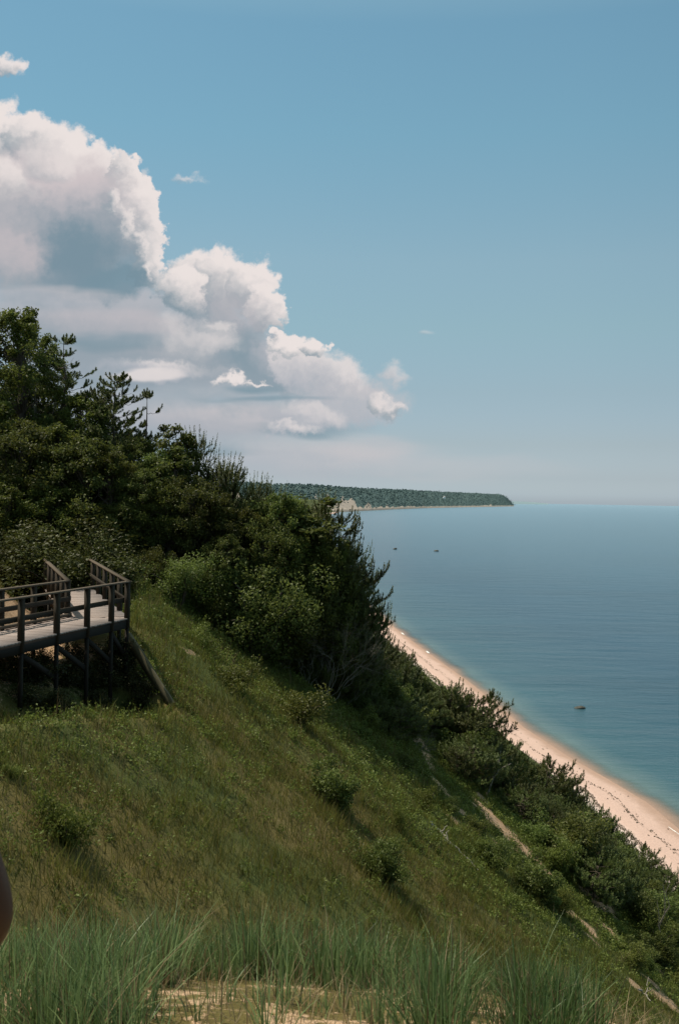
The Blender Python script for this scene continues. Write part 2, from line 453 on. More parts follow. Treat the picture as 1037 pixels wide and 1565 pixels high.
# water sheet
wy = np.concatenate([[-400, -100, 0], np.arange(20, 330, 4.0), np.array([400, 500, 700, 1000, 1500, 2150, 3000, 5000, 8000, 12000, 17000, 24000])])
wo = np.concatenate([np.arange(-8, 40, 1.5), [45, 60, 90, 150, 260, 600, 1500, 4000, 9000, 16000, 26000]])
WX = shore_x(wy)[:, None] + wo[None, :]; WY = np.broadcast_to(wy[:, None], WX.shape)
WX = np.where((wo[None, :] == -8) & (WY > 1500), -6000, WX)
ny, nx = WX.shape; I = np.arange(ny - 1)[:, None] * nx + np.arange(nx - 1)[None, :]
me = np_mesh('water', np.stack([WX, WY, np.zeros_like(WX)], -1).reshape(-1, 3), np.stack([I, I + 1, I + nx + 1, I + nx], -1).reshape(-1, 4),
             MAT['water'], {'shore': np.broadcast_to(wo, WX.shape).ravel()}, True)
tag(link('water', me), 'calm blue green sound stretching to a hazy horizon', 'water', kind='structure')

# ------------------------------------------------------------------ far shore
def headland():
    px = np.concatenate([np.arange(350, 783.2, 1.2), [784.2]])
    sp_ = np.interp(px, [350, 455, 520, 560, 600, 650, 700, 750, 782, 790], [787.5, 785.2, 782.8, 780.6, 778.6, 776.6, 775.4, 774.6, 774.0, 773.8])
    tp = np.interp(px, [350, 455, 500, 560, 640, 700, 740, 762, 770, 777, 784.5], [736.5, 741.5, 743.5, 746.5, 750.2, 752.6, 754.4, 755.6, 758.5, 764, 773.4])
    sh = [at_z(a, b, 0) for a, b in zip(px, sp_)]
    V = []; sand = []
    T = np.concatenate([[0, .012, .03], np.linspace(.06, 1, 26), [1.6, 3.0]])
    rg = np.random.default_rng(5)
    for k, s in enumerate(sh):
        dn = Vector((s.x, s.y, 0)).normalized()
        depth = 350 + .2 * s.y
        c0 = s + dn * depth
        topz = max(4.0, at_y(px[k], tp[k], c0.y).z)
        cliff = np.interp(px[k], [455, 500, 530, 560, 585, 625, 735, 745, 752], [.42, .42, .36, .28, .18, .08, 0, .35, 0]) * (.15 + 1.5 * vnoise(px[k] * .22, 0, 3))
        for tt in T:
            p = s + dn * depth * min(tt, 1.0) * (1 if tt <= 1 else 1)
            if tt > 1: p = c0 + dn * depth * (tt - 1)
            prof = 0.0 if tt == 0 else (2.0 if tt <= .012 else (5.5 if tt <= .03 else None))
            if prof is None:
                r_ = min((tt - .03) / .97, 1)
                prof = 4 + (topz - 4) * (1 - (1 - r_) ** 1.35)
                if tt > 1: prof = topz * (1 - .1 * (tt - 1))
            V.append((p.x, p.y, prof)); sand.append(1.0 if tt <= .04 else float((prof / topz < cliff) * 1.0))
    V = np.array(V); sand = np.array(sand); n = len(T); m = len(px)
    veg = (sand < .5) & (V[:, 2] > 5)
    V[:, 2] += veg * (rg.uniform(-1, 1, len(V)) * 2.2 + 9 * fbm(V[:, 0] * .012, V[:, 1] * .006, 9, 4))
    I = np.arange(m - 1)[:, None] * n + np.arange(n - 1)[None, :]
    mt, t, out = material('far_bluff')
    geo = t.new('ShaderNodeNewGeometry'); P = geo.outputs['Position']
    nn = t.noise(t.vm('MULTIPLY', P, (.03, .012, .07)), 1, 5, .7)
    col = t.mix(t.rng(nn, .36, .64), rgb((.054, .088, .092)), rgb((.080, .120, .115)))  # blue-green woodland colour with distance haze painted in
    sc_ = t.mix(t.noise(P, .05, 4, .7), rgb((.26, .22, .185)), rgb((.42, .36, .31)))
    col = t.mix(t.rng(t.math('ADD', t.attr('sand'), t.math('MULTIPLY', t.math('SUBTRACT', nn, .5), .8)), .4, .6), col, sc_)
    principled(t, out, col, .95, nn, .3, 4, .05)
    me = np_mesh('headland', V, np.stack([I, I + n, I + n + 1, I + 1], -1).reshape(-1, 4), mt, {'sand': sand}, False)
    tag(link('headland', me), 'long dark wooded headland with a pale strip of shore across the bay', 'headland', kind='structure')
    # forest canopy: many small crowns standing on the headland
    rg = np.random.default_rng(6); cr = []
    ok = np.where(veg & (V[:, 2] > 8))[0]
    pick = rg.choice(ok, 11000); B = V[pick] + np.stack([rg.uniform(-22, 22, 11000), rg.uniform(-15, 15, 11000), rg.uniform(-2.5, 2, 11000)], 1)
    r_ = rg.uniform(1.2, 3.4, 11000)
    oc = np.array([[1, 0, 0], [0, 1, 0], [-1, 0, 0], [0, -1, 0], [0, 0, .9], [0, 0, -.6]])
    VV = (B[:, None, :] + oc[None] * r_[:, None, None] * rg.uniform(.7, 1.2, (11000, 6, 1))).reshape(-1, 3)
    of = np.array([[0, 1, 4], [1, 2, 4], [2, 3, 4], [3, 0, 4], [1, 0, 5], [2, 1, 5], [3, 2, 5], [0, 3, 5]])
    FF = (np.arange(11000)[:, None, None] * 6 + of[None]).reshape(-1, 3)
    m2, t, out = material('far_canopy'); geo = t.new('ShaderNodeNewGeometry')
    nn = t.noise(t.vm('MULTIPLY', geo.outputs['Position'], (.02, .01, .05)), 1, 4, .6)
    principled(t, out, t.mix(t.rng(nn, .35, .65), rgb((.056, .092, .096)), rgb((.076, .114, .110))), .95, spec=.05)  # crowns carry the same painted haze in their colour
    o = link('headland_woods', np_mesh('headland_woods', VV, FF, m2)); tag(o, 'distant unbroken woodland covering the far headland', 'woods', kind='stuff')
    # second land beyond the tip, haze painted into its pale colour
    a = Acc(); q = [(780, 766.6), (790, 766.2), (802, 766.6), (812, 767.2), (822, 767.9), (830, 768.6), (838, 769.3)]
    P0 = [at_y(x, 771.5, 15500) for x, _ in q]; V = []
    for (x, y), p in zip(q, P0): V += [(p.x, p.y, 0), (p.x, p.y + 150, at_y(x, y, 15650).z), (p.x, p.y + 1500, 0)]
    V = np.array(V); n = len(q); I = np.arange(n - 1)[:, None] * 3 + np.arange(2)[None]
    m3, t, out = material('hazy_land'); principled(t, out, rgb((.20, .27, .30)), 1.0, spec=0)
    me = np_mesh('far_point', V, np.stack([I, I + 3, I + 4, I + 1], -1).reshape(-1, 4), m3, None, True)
    tag(link('far_point', me), 'faint hazy point of land low on the horizon beyond the headland', 'headland', kind='structure')
headland()
# a pale house among the trees of the headland
def far_house():
    p = at_y(678, 760.0, 4350)
    root = empty('house', p - Vector((0, 0, 6)), .4)
    tag(root, 'tiny white house among the woods of the far headland', 'house')
    mw, t, out = material('white_wall'); principled(t, out, rgb((.8, .8, .78)), .7)
    mr, t, out = material('grey_roof'); principled(t, out, rgb((.25, .25, .26)), .8)
    a = Acc(); a.box((-4.5, 0, 4), (4.5, 0, 4), 7, 8); link('wall', a.mesh('wall', mw), root)
    V = np.array([(-5, -4, 8.02), (5, -4, 8.02), (5, 4, 8.02), (-5, 4, 8.02), (-5, 0, 11), (5, 0, 11)])
    a = Acc(); a.add(V, np.array([[0, 1, 5, 4], [2, 3, 4, 5]])); a.add(V, np.array([[0, 4, 3], [1, 2, 5]])); link('roof', a.mesh('roof', mr), root)
far_house()

# ------------------------------------------------------------------ boulders and foam in the shallows
def boulder(px, py, w, h, label, seed):
    p = at_z(px, py, 0)
    rg = random.Random(seed); bm = bmesh.new(); bmesh.ops.create_icosphere(bm, subdivisions=4, radius=1)
    for v in bm.verts:
        c = v.co.normalized()
        k = 1 + .35 * (vnoise([c.x * 1.7 + seed], [c.y * 1.7 + c.z], seed)[0] - .5) + .18 * (vnoise([c.x * 5], [c.y * 5 + c.z * 4], seed + 3)[0] - .5)
        v.co = Vector((c.x * k * w / 2, c.y * k * w * .38, c.z * k * h * (1 if c.z > 0 else .6)))
        v.co.x += .12 * w * c.z
    me = bpy.data.meshes.new('boulder'); bm.to_mesh(me); bm.free()
    me.polygons.foreach_set('use_smooth', [True] * len(me.polygons)); me.materials.append(MAT['rock'])
    o = link('boulder', me); o.location = p; o.rotation_euler = (0, 0, rg.uniform(-.4, .4)); tag(o, label, 'boulder', 'boulders standing in the sound')
m, t, out = material('dark_wet_rock'); MAT['rock'] = m; geo = t.new('ShaderNodeNewGeometry'); nn = t.noise(geo.outputs['Position'], 2, 5, .6)
principled(t, out, t.mix(nn, rgb((.018, .020, .016)), rgb((.085, .075, .055))), .6, nn, .6, .2)
boulder(603, 839.5, 2.4, .95, 'dark boulder in the water nearest the headland, left one of the far pair', 3)
boulder(666, 842.5, 3.2, .75, 'low dark boulder in the water, right one of the far pair', 8)
boulder(885, 1082, 1.55, .30, 'flat dark boulder just awash off the beach, nearest of the three', 5)
m, t, out = material('white_foam'); MAT['foam'] = m; geo = t.new('ShaderNodeNewGeometry')
p_ = t.new('ShaderNodeBsdfDiffuse'); p_.inputs[0].default_value = (.8, .8, .78, 1); tr_ = t.new('ShaderNodeBsdfTransparent'); mx_ = t.new('ShaderNodeMixShader')
t.L.new(t.rng(t.math('ADD', t.attr('tint'), t.math('MULTIPLY', t.math('SUBTRACT', t.noise(geo.outputs['Position'], 2.2, 5, .7), .5), 1.6)), .45, .75), mx_.inputs[0])
t.L.new(tr_.outputs[0], mx_.inputs[1]); t.L.new(p_.outputs[0], mx_.inputs[2]); t.L.new(mx_.outputs[0], out.inputs[0])
def foam(pts, w, label, sub=6):
    P = [at_z(a, b, .13) for a, b in pts]; V = []; T = []
    P = [P[i].lerp(P[i + 1], k / sub) for i in range(len(P) - 1) for k in range(sub)] + [P[-1]]
    n = len(P)
    for i, p in enumerate(P):
        e = math.sin(math.pi * i / (n - 1)) ** .5
        for s, tt in ((-1, 0), (0, 1), (1, 0)): V.append((p.x + s * w * .5, p.y + s * w * .15, p.z + .01 * (s == 0))); T.append(tt * (e * .9 + .05) if sub == 6 else tt * .62)
    I = np.arange(n - 1)[:, None] * 3 + np.arange(2)[None]
    me = np_mesh('wave_foam', np.array(V), np.stack([I, I + 1, I + 4, I + 3], -1).reshape(-1, 4), MAT['foam'], {'tint': T}, True)
    tag(link('wave_foam', me), label, 'foam', kind='stuff')
foam([(862, 1163), (874, 1170), (886, 1176)], .9, 'short white curl of foam at the water edge in mid beach')
foam([(1000, 1252), (1018, 1262), (1034, 1273), (1050, 1284)], .22, 'thin white foam line at the water edge nearest the camera')
foam([(650, 994), (656, 999)], .8, 'small fleck of foam far down the beach')
foam([(612, 966), (618, 971)], .8, 'tiny fleck of foam at the far end of the beach')

def wrack():
    rg = np.random.default_rng(51); n = 3200; y = 60 + 190 * rg.random(n) ** 1.5; off = 6.3 + 1.2 * fbm(y * .12, y * 0, 52, 3) + rg.normal(0, .16, n) - 2.7 * (rg.random(n) < .25)
    off = np.where(rg.random(n) < .10, rg.uniform(1, 9, n), off)
    x = shore_x(y) - off; z = ground_z(x, y) + .03; a = rg.normal(1.6, .5, n); L = rg.uniform(.05, .20, n); w = rg.uniform(.03, .09, n)
    u = np.stack([np.cos(a), np.sin(a), -.1 * np.cos(a)], 1) * L[:, None]; v = np.stack([-np.sin(a), np.cos(a), .1 * np.sin(a)], 1) * w[:, None]; C = np.stack([x, y, z], 1)
    h = np.array([0, 0, 1.]) * rg.uniform(.03, .10, (n, 1))
    V = np.stack([C - u, C + v, C + u, C - v, C + h], 1).reshape(-1, 3); k = np.arange(n)[:, None] * 5
    Fq = np.concatenate([k + np.array([[i, (i + 1) % 4, 4]]) for i in range(4)])
    m, t, out = material('dry_seaweed'); principled(t, out, t.mix(t.attr('tint'), rgb((.03, .02, .012)), rgb((.16, .12, .09))), .9)
    o = link('seaweed_wrack', np_mesh('seaweed_wrack', V, Fq, m, {'tint': np.repeat(rg.random(n), 5)})); tag(o, 'dark line of seaweed and drift along the pink beach', 'seaweed', kind='stuff')
wrack()
# ------------------------------------------------------------------ slope cover (stuff)
def visible_samples(n, rng, y0, y1, marg=60, xlo=-16, xhi=30):
    """random ground points inside the view wedge"""
    out = []
    tot = 0
    while tot < n:
        y = rng.uniform(y0, y1, n); x = rng.uniform(-.42, .42, n) * y
        k = rng.random(n) < (y / y1)                     # even per square metre
        x, y = x[k], y[k]
        k = (x > xlo) & (x < xhi); x, y = x[k], y[k]
        out.append(np.stack([x, y], 1)); tot += len(x)
    p = np.concatenate(out)[:n]
    return p[:, 0], p[:, 1]
def off_deck(x, y, marg):
    c1 = DA + N1 * (DW / 2)
    return np.minimum(seg_dist(x, y, c1, c1 + U1 * 16), seg_dist(x, y, c1, c1 + U2 * 15)) > marg
def slope_grass():
    rg = np.random.default_rng(21)
    x, y = visible_samples(330000, rg, 9, 62)
    s = sand_mask(x, y); l = lush_mask(x, y)
    k = (rg.random(len(x)) > s * 1.15) & off_deck(x, y, DW / 2 + .1) & (shore_x(y) - x > 13)
    clump = vnoise(x * 1.4, y * 1.4, 71); k &= rg.random(len(x)) < .35 + clump
    x, y, l = x[k], y[k], l[k]
    z = ground_z(x, y)
    n = len(x)
    H = rg.uniform(.14, .39, n) * (.45 + 1.15 * vnoise(x * .9, y * .9, 72) ** 1.3) * np.clip(1.25 - .25 * l, .6, 1.2)
    W = .011 + .00042 * y
    V, Fq, m = blades(np.stack([x, y, z - .03], 1), H, W, rg.uniform(0, 6.28, n), rg.uniform(.1, .75, n), rg, 1)
    tint = np.clip(rg.normal(.45, .3, n) + .5 * fbm(x * .25, y * .25, 73, 3), 0, 1)
    dry = (rg.random(n) > l * .8 + .1)
    for nm, kk, mt, lb in (('dry_grass', dry, MAT['grass'], 'olive brown dry grass covering the open bluff slope'), ('green_grass', ~dry, MAT['weed'], 'fresh green grass mixed through the bluff slope')):
        idx = np.where(kk)[0]
        VV = V.reshape(n, m, 3)[idx].reshape(-1, 3)
        FF = (np.arange(len(idx))[:, None] * m + np.array([[0, 1, 3, 2]]))
        o = link(nm, np_mesh(nm, VV, FF, mt, {'tint': np.repeat(tint[idx], m)})); tag(o, lb, 'grass', kind='stuff')
slope_grass()
def stalks():
    rg = np.random.default_rng(25); x, y = visible_samples(9000, rg, 9, 46)
    cl = vnoise(x * .7, y * .7, 81); k = (rg.random(len(x)) < np.clip((cl - .45) * 2.2, .04, 1)) & (sand_mask(x, y) < .5) & off_deck(x, y, DW / 2 + .3)
    x, y = x[k], y[k]; n = len(x); z = ground_z(x, y)
    V, Fq, m = blades(np.stack([x, y, z - .03], 1), rg.uniform(.4, .85, n), .007 + .0003 * y, rg.uniform(0, 6.28, n), rg.uniform(.02, .5, n), rg, 2)
    o = link('dead_stalks', np_mesh('dead_stalks', V, Fq, MAT['straw'], {'tint': np.repeat(rg.random(n) * .6, m)})); tag(o, 'thin dead stalks rising out of the slope grass', 'stalks', kind='stuff')
LUSH = [ground(*p) for p in ((470, 1085), (430, 1060), (380, 1030), (330, 1010), (300, 960), (520, 1130), (560, 1180), (600, 1230), (640, 1280), (700, 1330), (760, 1370), (820, 1420), (480, 1150), (220, 1010), (250, 1060), (890, 1400), (940, 1440), (80, 1100), (30, 1095), (160, 1110), (40, 1180))]
def weeds():
    rg = np.random.default_rng(22)
    x, y = visible_samples(15000, rg, 10, 62)
    hot = np.zeros(len(x))
    for p in LUSH: hot = np.maximum(hot, np.exp(-((x - p.x) ** 2 + (y - p.y) ** 2) / 5.0))
    pr = .10 + .75 * hot + .5 * np.clip((lush_mask(x, y) - .75), 0, 1) + .55 * np.clip((y - 40) / 6, 0, 1)
    k = (rg.random(len(x)) < pr) & (rg.random(len(x)) > sand_mask(x, y) * 1.3) & off_deck(x, y, DW / 2 + .25) & (shore_x(y) - x > 13)
    x, y = x[k], y[k]; z = ground_z(x, y); n = len(x)
    per = 46; rr = rg.uniform(.12, .38, n)
    off = unit(rg.normal(size=(n, per, 3))) * (rg.random((n, per, 1)) ** .4) * rr[:, None, None]
    off[..., 2] = np.abs(off[..., 2]) * 1.2
    C = (np.stack([x, y, z], 1)[:, None, :] + off).reshape(-1, 3)
    sz = np.repeat(.030 + .0010 * y, per)
    V, Fq = leaf_quads(C, 1.0, rg, .6); V = (V.reshape(-1, 4, 3) - C[:, None]) * sz[:, None, None] * 1.25 + C[:, None]
    tint = np.clip(np.repeat(rg.normal(.45, .22, n), per) + rg.normal(0, .2, n * per), 0, 1)
    o = link('slope_weeds', np_mesh('slope_weeds', V.reshape(-1, 3), Fq, MAT['weed'], {'tint': np.repeat(tint, 4)})); tag(o, 'low leafy green weeds scattered over the bluff slope', 'weeds', kind='stuff')
weeds()
def beach_grass():
    rg = np.random.default_rng(23); B = []; hd = []; ln = []; H = []; W = []; T = []
    def tuft(x, y, n, h, spread, tn):
        a = rg.uniform(0, 6.28, n); r = np.abs(rg.normal(0, spread, n))
        B.append(np.stack([x + r * np.cos(a), y + r * np.sin(a)], 1)); hd.append(a + rg.normal(0, .5, n))
        ln.append(np.clip(rg.normal(.27, .24, n), .01, .98)); H.append(h * rg.uniform(.55, 1.12, n)); W.append(rg.uniform(.0042, .0074, n)); T.append(np.clip(rg.normal(tn, .33, n), 0, 1))
    for i in range(820):
        y = 2.75 + 5.0 * rg.random() ** 1.2; x = rg.uniform(-.44, .36) * y
        px, py = project([x], [y], ground_z([x], [y])); px, py = px[0], py[0]
        if px > 900: continue
        if py > 1512 + 14 * math.sin(px * .013) and 215 < px < 650 and rg.random() < .93: continue
        if py > 1520 and 690 < px < 775 and rg.random() < .8: continue
        h = rg.uniform(.21, .37) * (1 - .12 * (px > 520)) * (.80 if px < 140 else 1)
        if px > 780: h *= .85
        tuft(x, y, int(rg.integers(26, 56)), h, .055, .55 - .35 * (px > 560) * min(1, (px - 560) / 200))
    for px, py, h in ((800, 1560, .36), (835, 1562, .34), (905, 1600, .30), (690, 1545, .40), (60, 1600, .4), (120, 1590, .38), (180, 1585, .38), (20, 1570, .4), (880, 1565, .25), (600, 1500, .36), (560, 1505, .36)):
        d = ray(px, py); yy = np.arange(2.2, 6, .02); k = np.argmax(EYE + d.z / d.y * yy < ground_z(d.x / d.y * yy, yy)); y = yy[k]
        tuft(d.x / d.y * y, y, 42, h, .06, .35)
    for px, py in ((240, 1545), (330, 1535), (470, 1550), (520, 1540), (610, 1545), (720, 1548), (760, 1552), (400, 1530), (560, 1560), (660, 1556), (300, 1560)):
        d = ray(px, py); yy = np.arange(2.2, 6, .02); k = np.argmax(EYE + d.z / d.y * yy < ground_z(d.x / d.y * yy, yy)); y = yy[k]
        tuft(d.x / d.y * y, y, 20, .13, .07, .6)
    xy = np.concatenate(B); z = ground_z(xy[:, 0], xy[:, 1]) - .02
    V, Fq, m = blades(np.column_stack([xy, z]), np.concatenate(H), np.concatenate(W), np.concatenate(hd), np.concatenate(ln), rg, 5, 1.9)
    TT = np.repeat(np.concatenate(T), m); N = len(V) // m; straw = rg.random(N) < .13
    for nm, kk, mt, lb in (('beach_grass', ~straw, MAT['beachgrass'], 'tall grey green beach grass in tufts at the brow of the bluff'), ('dry_beach_grass', straw, MAT['straw'], 'dry tan blades standing among the tufts of beach grass')):
        idx = np.where(kk)[0]; q = np.concatenate([np.stack([2 * i + 0 * idx + np.arange(len(idx)) * m, 2 * i + 1 + np.arange(len(idx)) * m, 2 * i + 3 + np.arange(len(idx)) * m, 2 * i + 2 + np.arange(len(idx)) * m], -1) for i in range(5)])
        o = link(nm, np_mesh(nm, V.reshape(N, m, 3)[idx].reshape(-1, 3), q, mt, {'tint': TT.reshape(N, m)[idx].ravel()}, True)); tag(o, lb, 'grass', kind='stuff')
    # short dead stems and litter on the bare sand
    n = 2600; y = rg.uniform(2.7, 4.2, n); x = rg.uniform(-.42, .4, n) * y; z = ground_z(x, y)
    V, Fq, m = blades(np.stack([x, y, z - .01], 1), rg.uniform(.03, .16, n), np.full(n, .004), rg.uniform(0, 6.28, n), rg.uniform(.4, .95, n), rg, 2)
    o = link('dead_grass', np_mesh('dead_grass', V, Fq, MAT['straw'], {'tint': np.repeat(rg.random(n), m)})); tag(o, 'straw coloured dead grass stems lying on the bare sand', 'grass', kind='stuff')
MAT['straw'] = leaf_mat('straw', (.14, .10, .045), (.40, .31, .17), .2)
stalks()
beach_grass()

# ------------------------------------------------------------------ trees
def limb(a, p0, p1, r0, r1, rg, n=5, sag=.0, wob=.06, sides=5):
    p0 = np.array(p0, float); p1 = np.array(p1, float); L = np.linalg.norm(p1 - p0); tt = np.linspace(0, 1, n)[:, None]
    P = p0 + (p1 - p0) * tt + rg.normal(0, wob * L, (n, 3)) * np.sin(np.pi * tt) + np.array([0, 0, 1.]) * sag * L * np.sin(np.pi * tt)
    a.tube(P, np.linspace(r0, r1, n), sides); return P
def make_broadleaf(name, H, Rw, seed, nclump, perclump, leaf, mat, base=.22, narrow=1.0, clr=(.40, .85)):
    rg = np.random.default_rng(seed); tr = Acc(); top = np.array([rg.normal(0, .2), rg.normal(0, .2), H * .80])
    P = limb(tr, (0, 0, -.4), top, .03 * H, .008 * H, rg, 7, wob=.025, sides=7)
    CL = []
    for i in range(nclump):
        f = rg.uniform(0, 1) ** .75; z = H * (base + (1 - base) * .93 * f)
        prof = math.sin(math.pi * min(1, .20 + .70 * f)) ** .8 * Rw * narrow
        a = rg.uniform(0, 6.28); r = prof * math.sqrt(rg.uniform(.2, 1))
        CL.append((r * math.cos(a), r * math.sin(a), z, rg.uniform(*clr) * (.9 if f < .7 else .7)))
    for k in range(5): CL.append((top[0] + rg.normal(0, .35 * narrow), top[1] + rg.normal(0, .35 * narrow), H * rg.uniform(.82, .97), .38 * clr[1]))
    Cs = []; Ts = []
    for c in CL:
        zb = np.clip(c[2] - rg.uniform(.8, 2.0), .15 * H, H * .78); k = min(6, int(zb / (H * .80) * 6)); p0 = P[k]
        if rg.random() < .75: limb(tr, p0, c[:3], .010 * H * .7, .004, rg, 5, .06, .05, 4)
        d = np.clip(rg.normal(0, .50, (perclump, 3)), -1.25, 1.25) * c[3]; d[:, 2] *= .78
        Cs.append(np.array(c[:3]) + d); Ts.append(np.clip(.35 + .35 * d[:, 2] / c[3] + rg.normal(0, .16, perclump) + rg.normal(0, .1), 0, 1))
        for q in range(3):
            e = Cs[-1][rg.integers(perclump)]; limb(tr, c[:3], e, .006, .002, rg, 3, 0, .05, 3)
    C = np.concatenate(Cs); T = np.concatenate(Ts); ok = C[:, 2] < H
    C, T = C[ok], T[ok]
    V, Fq = leaf_quads(C, leaf, rg, .7)
    root = empty(name, (0, 0, 0)); root['_h'] = H
    link('trunk', tr.mesh('trunk', MAT['bark'], True), root)
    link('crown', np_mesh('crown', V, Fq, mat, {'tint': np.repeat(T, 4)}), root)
    return root
def needles(cr, p, d, L, rad, rg, n, tint):
    """a needle-clad shoot: p base, d direction"""
    d = unit(np.array(d, float)); x = unit(np.cross(d, [.3, .2, .9])); y = np.cross(d, x)
    tt = rg.uniform(.0, 1, n); a = rg.uniform(0, 6.28, n); R_ = rad * (1 - .45 * tt ** 3) * rg.uniform(.75, 1.2, n)
    o = x * np.cos(a)[:, None] + y * np.sin(a)[:, None]
    b = np.array(p) + d * (tt * L)[:, None]
    tip = b + o * R_[:, None] + d * (R_ * .75)[:, None]
    s = np.cross(o, d) * .014 * (1 + rg.random((n, 1)))
    V = np.stack([b - s, b + s, tip], 1).reshape(-1, 3)
    cr.add(V, np.arange(n * 3).reshape(n, 3), np.repeat(np.clip(rg.normal(tint, .18, n) + .25 * (tt - .4), 0, 1), 3))
def make_pine(name, H, Rw, seed, spacing=.42, nb=5, up=.35, shoot=.34, rad=.075, nn=26, base=.08, prof=None, dens=1.0, lean=0.0, candle=.6):
    rg = np.random.default_rng(seed); tr = Acc(); cr = Acc()
    top = np.array([lean * H, rg.normal(0, .1), H - .25])
    P = limb(tr, (0, 0, -.4), top, .018 * H + .02, .012, rg, 8, wob=.015, sides=6)
    def axis(z):
        f = np.clip(z / (H - .25), 0, 1) * 7; k = min(6, int(f)); return P[k] * (1 - (f - k)) + P[k + 1] * (f - k)
    needles(cr, axis(H - .3), (lean * .3, 0, 1), candle, rad * .8, rg, int(nn * 2.2), .5)
    for k in range(3):
        a = rg.uniform(0, 6.28); needles(cr, axis(H - .32), (math.cos(a) * .55, math.sin(a) * .55, 1), candle * .65, rad * .85, rg, int(nn * 1.4), .5)
    z = H - .45
    while z > base * H:
        f = z / H; r = Rw * ((1 - f) ** .75 if prof is None else prof(f))
        for k in range(nb):
            if rg.random() > dens: continue
            a = rg.uniform(0, 6.28); L = max(.3, r * rg.uniform(.6, 1.12)); u_ = up * rg.uniform(.5, 1.3) * (1 if f > .35 else .6)
            p0 = axis(z); e = p0 + np.array([math.cos(a) * L, math.sin(a) * L, L * u_])
            B = limb(tr, p0, e, .010 + .008 * L, .006, rg, 6, -.06, .04, 4)
            bd = unit(e - p0)
            ns = max(3, int(L / .17))
            for j in range(ns):
                q = rg.uniform(.28, 1) if j else 1.0; fi = q * 5; kk = min(4, int(fi)); b = B[kk] * (1 - fi + kk) + B[kk + 1] * (fi - kk)
                side = np.array([-bd[1], bd[0], 0]) * rg.uniform(-1, 1) * .9
                dd = bd * .75 + side + np.array([0, 0, rg.uniform(.2, .9)])
                sl = shoot * rg.uniform(.7, 1.25); bb = b + unit(dd) * rg.uniform(0, .12)
                needles(cr, bb, dd, sl, rad, rg, nn, .36 + .22 * q)
                tip = bb + unit(dd) * sl * .8
                if q > .7: needles(cr, tip, dd * .35 + np.array([0, 0, 1.]), sl * candle, rad * .72, rg, int(nn * .8), .62)
        z -= spacing * rg.uniform(.7, 1.25)
    root = empty(name, (0, 0, 0)); root['_h'] = H + candle * .55
    link('trunk', tr.mesh('trunk', MAT['bark'], True), root); link('crown', cr.mesh('crown', MAT['needle']), root)
    return root
def make_bush(name, H, Rw, seed, n, leaf, mat, stems=7):
    rg = np.random.default_rng(seed); tr = Acc(); Cs = []; Ts = []
    per = n // (stems * 6)
    for s in range(stems):
        a = rg.uniform(0, 6.28); r = Rw * math.sqrt(rg.uniform(0, 1)); h = H * (.55 + .42 * rg.random()) * (1 - .35 * (r / Rw) ** 2)
        e = np.array([r * math.cos(a), r * math.sin(a), h]); B = limb(tr, (rg.normal(0, .05), rg.normal(0, .05), -.15), e, .022 * H, .006, rg, 5, .12, .06, 4)
        for k in range(6):
            c = B[min(4, 1 + k // 2 + (k % 2))] + rg.normal(0, .16 * Rw, 3); rr = rg.uniform(.2, .38) * Rw
            d = unit(rg.normal(size=(per, 3))) * rg.random((per, 1)) ** .45 * rr; C = c + d; C[:, 2] = np.abs(C[:, 2])
            Cs.append(C); Ts.append(np.clip(.38 + .4 * d[:, 2] / rr + rg.normal(0, .17, per), 0, 1))
    C = np.concatenate(Cs); T = np.concatenate(Ts)
    V, Fq = leaf_quads(C, leaf, rg, .6)
    root = empty(name, (0, 0, 0)); root['_h'] = float(np.percentile(C[:, 2], 99.7))
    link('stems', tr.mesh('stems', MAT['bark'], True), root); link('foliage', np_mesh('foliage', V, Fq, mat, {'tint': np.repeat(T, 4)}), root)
    return root
def make_bare(name, H, seed, spread, mat, depth=4, r0=.03, start=1):
    rg = np.random.default_rng(seed); a = Acc()
    def grow(p, d, L, r, k):
        e = p + unit(d) * L; limb(a, p, e, r, r * .6, rg, 4, .0, .08, 4)
        if k == 0: return
        for q in range(int(rg.integers(2, 4))):
            nd = unit(unit(d) + rg.normal(0, .42, 3) + np.array([0, 0, .12])); grow(p + unit(d) * L * rg.uniform(.5, 1), nd, L * rg.uniform(.55, .8), r * .6, k - 1)
    for s in range(start): grow(np.array([0, 0, -.2]), np.array([rg.normal(0, spread), rg.normal(0, spread), 1.]), H * .42, r0, depth)
    o = link(name, a.mesh(name, mat, True)); o['_h'] = H
    return o
PROTO = {}
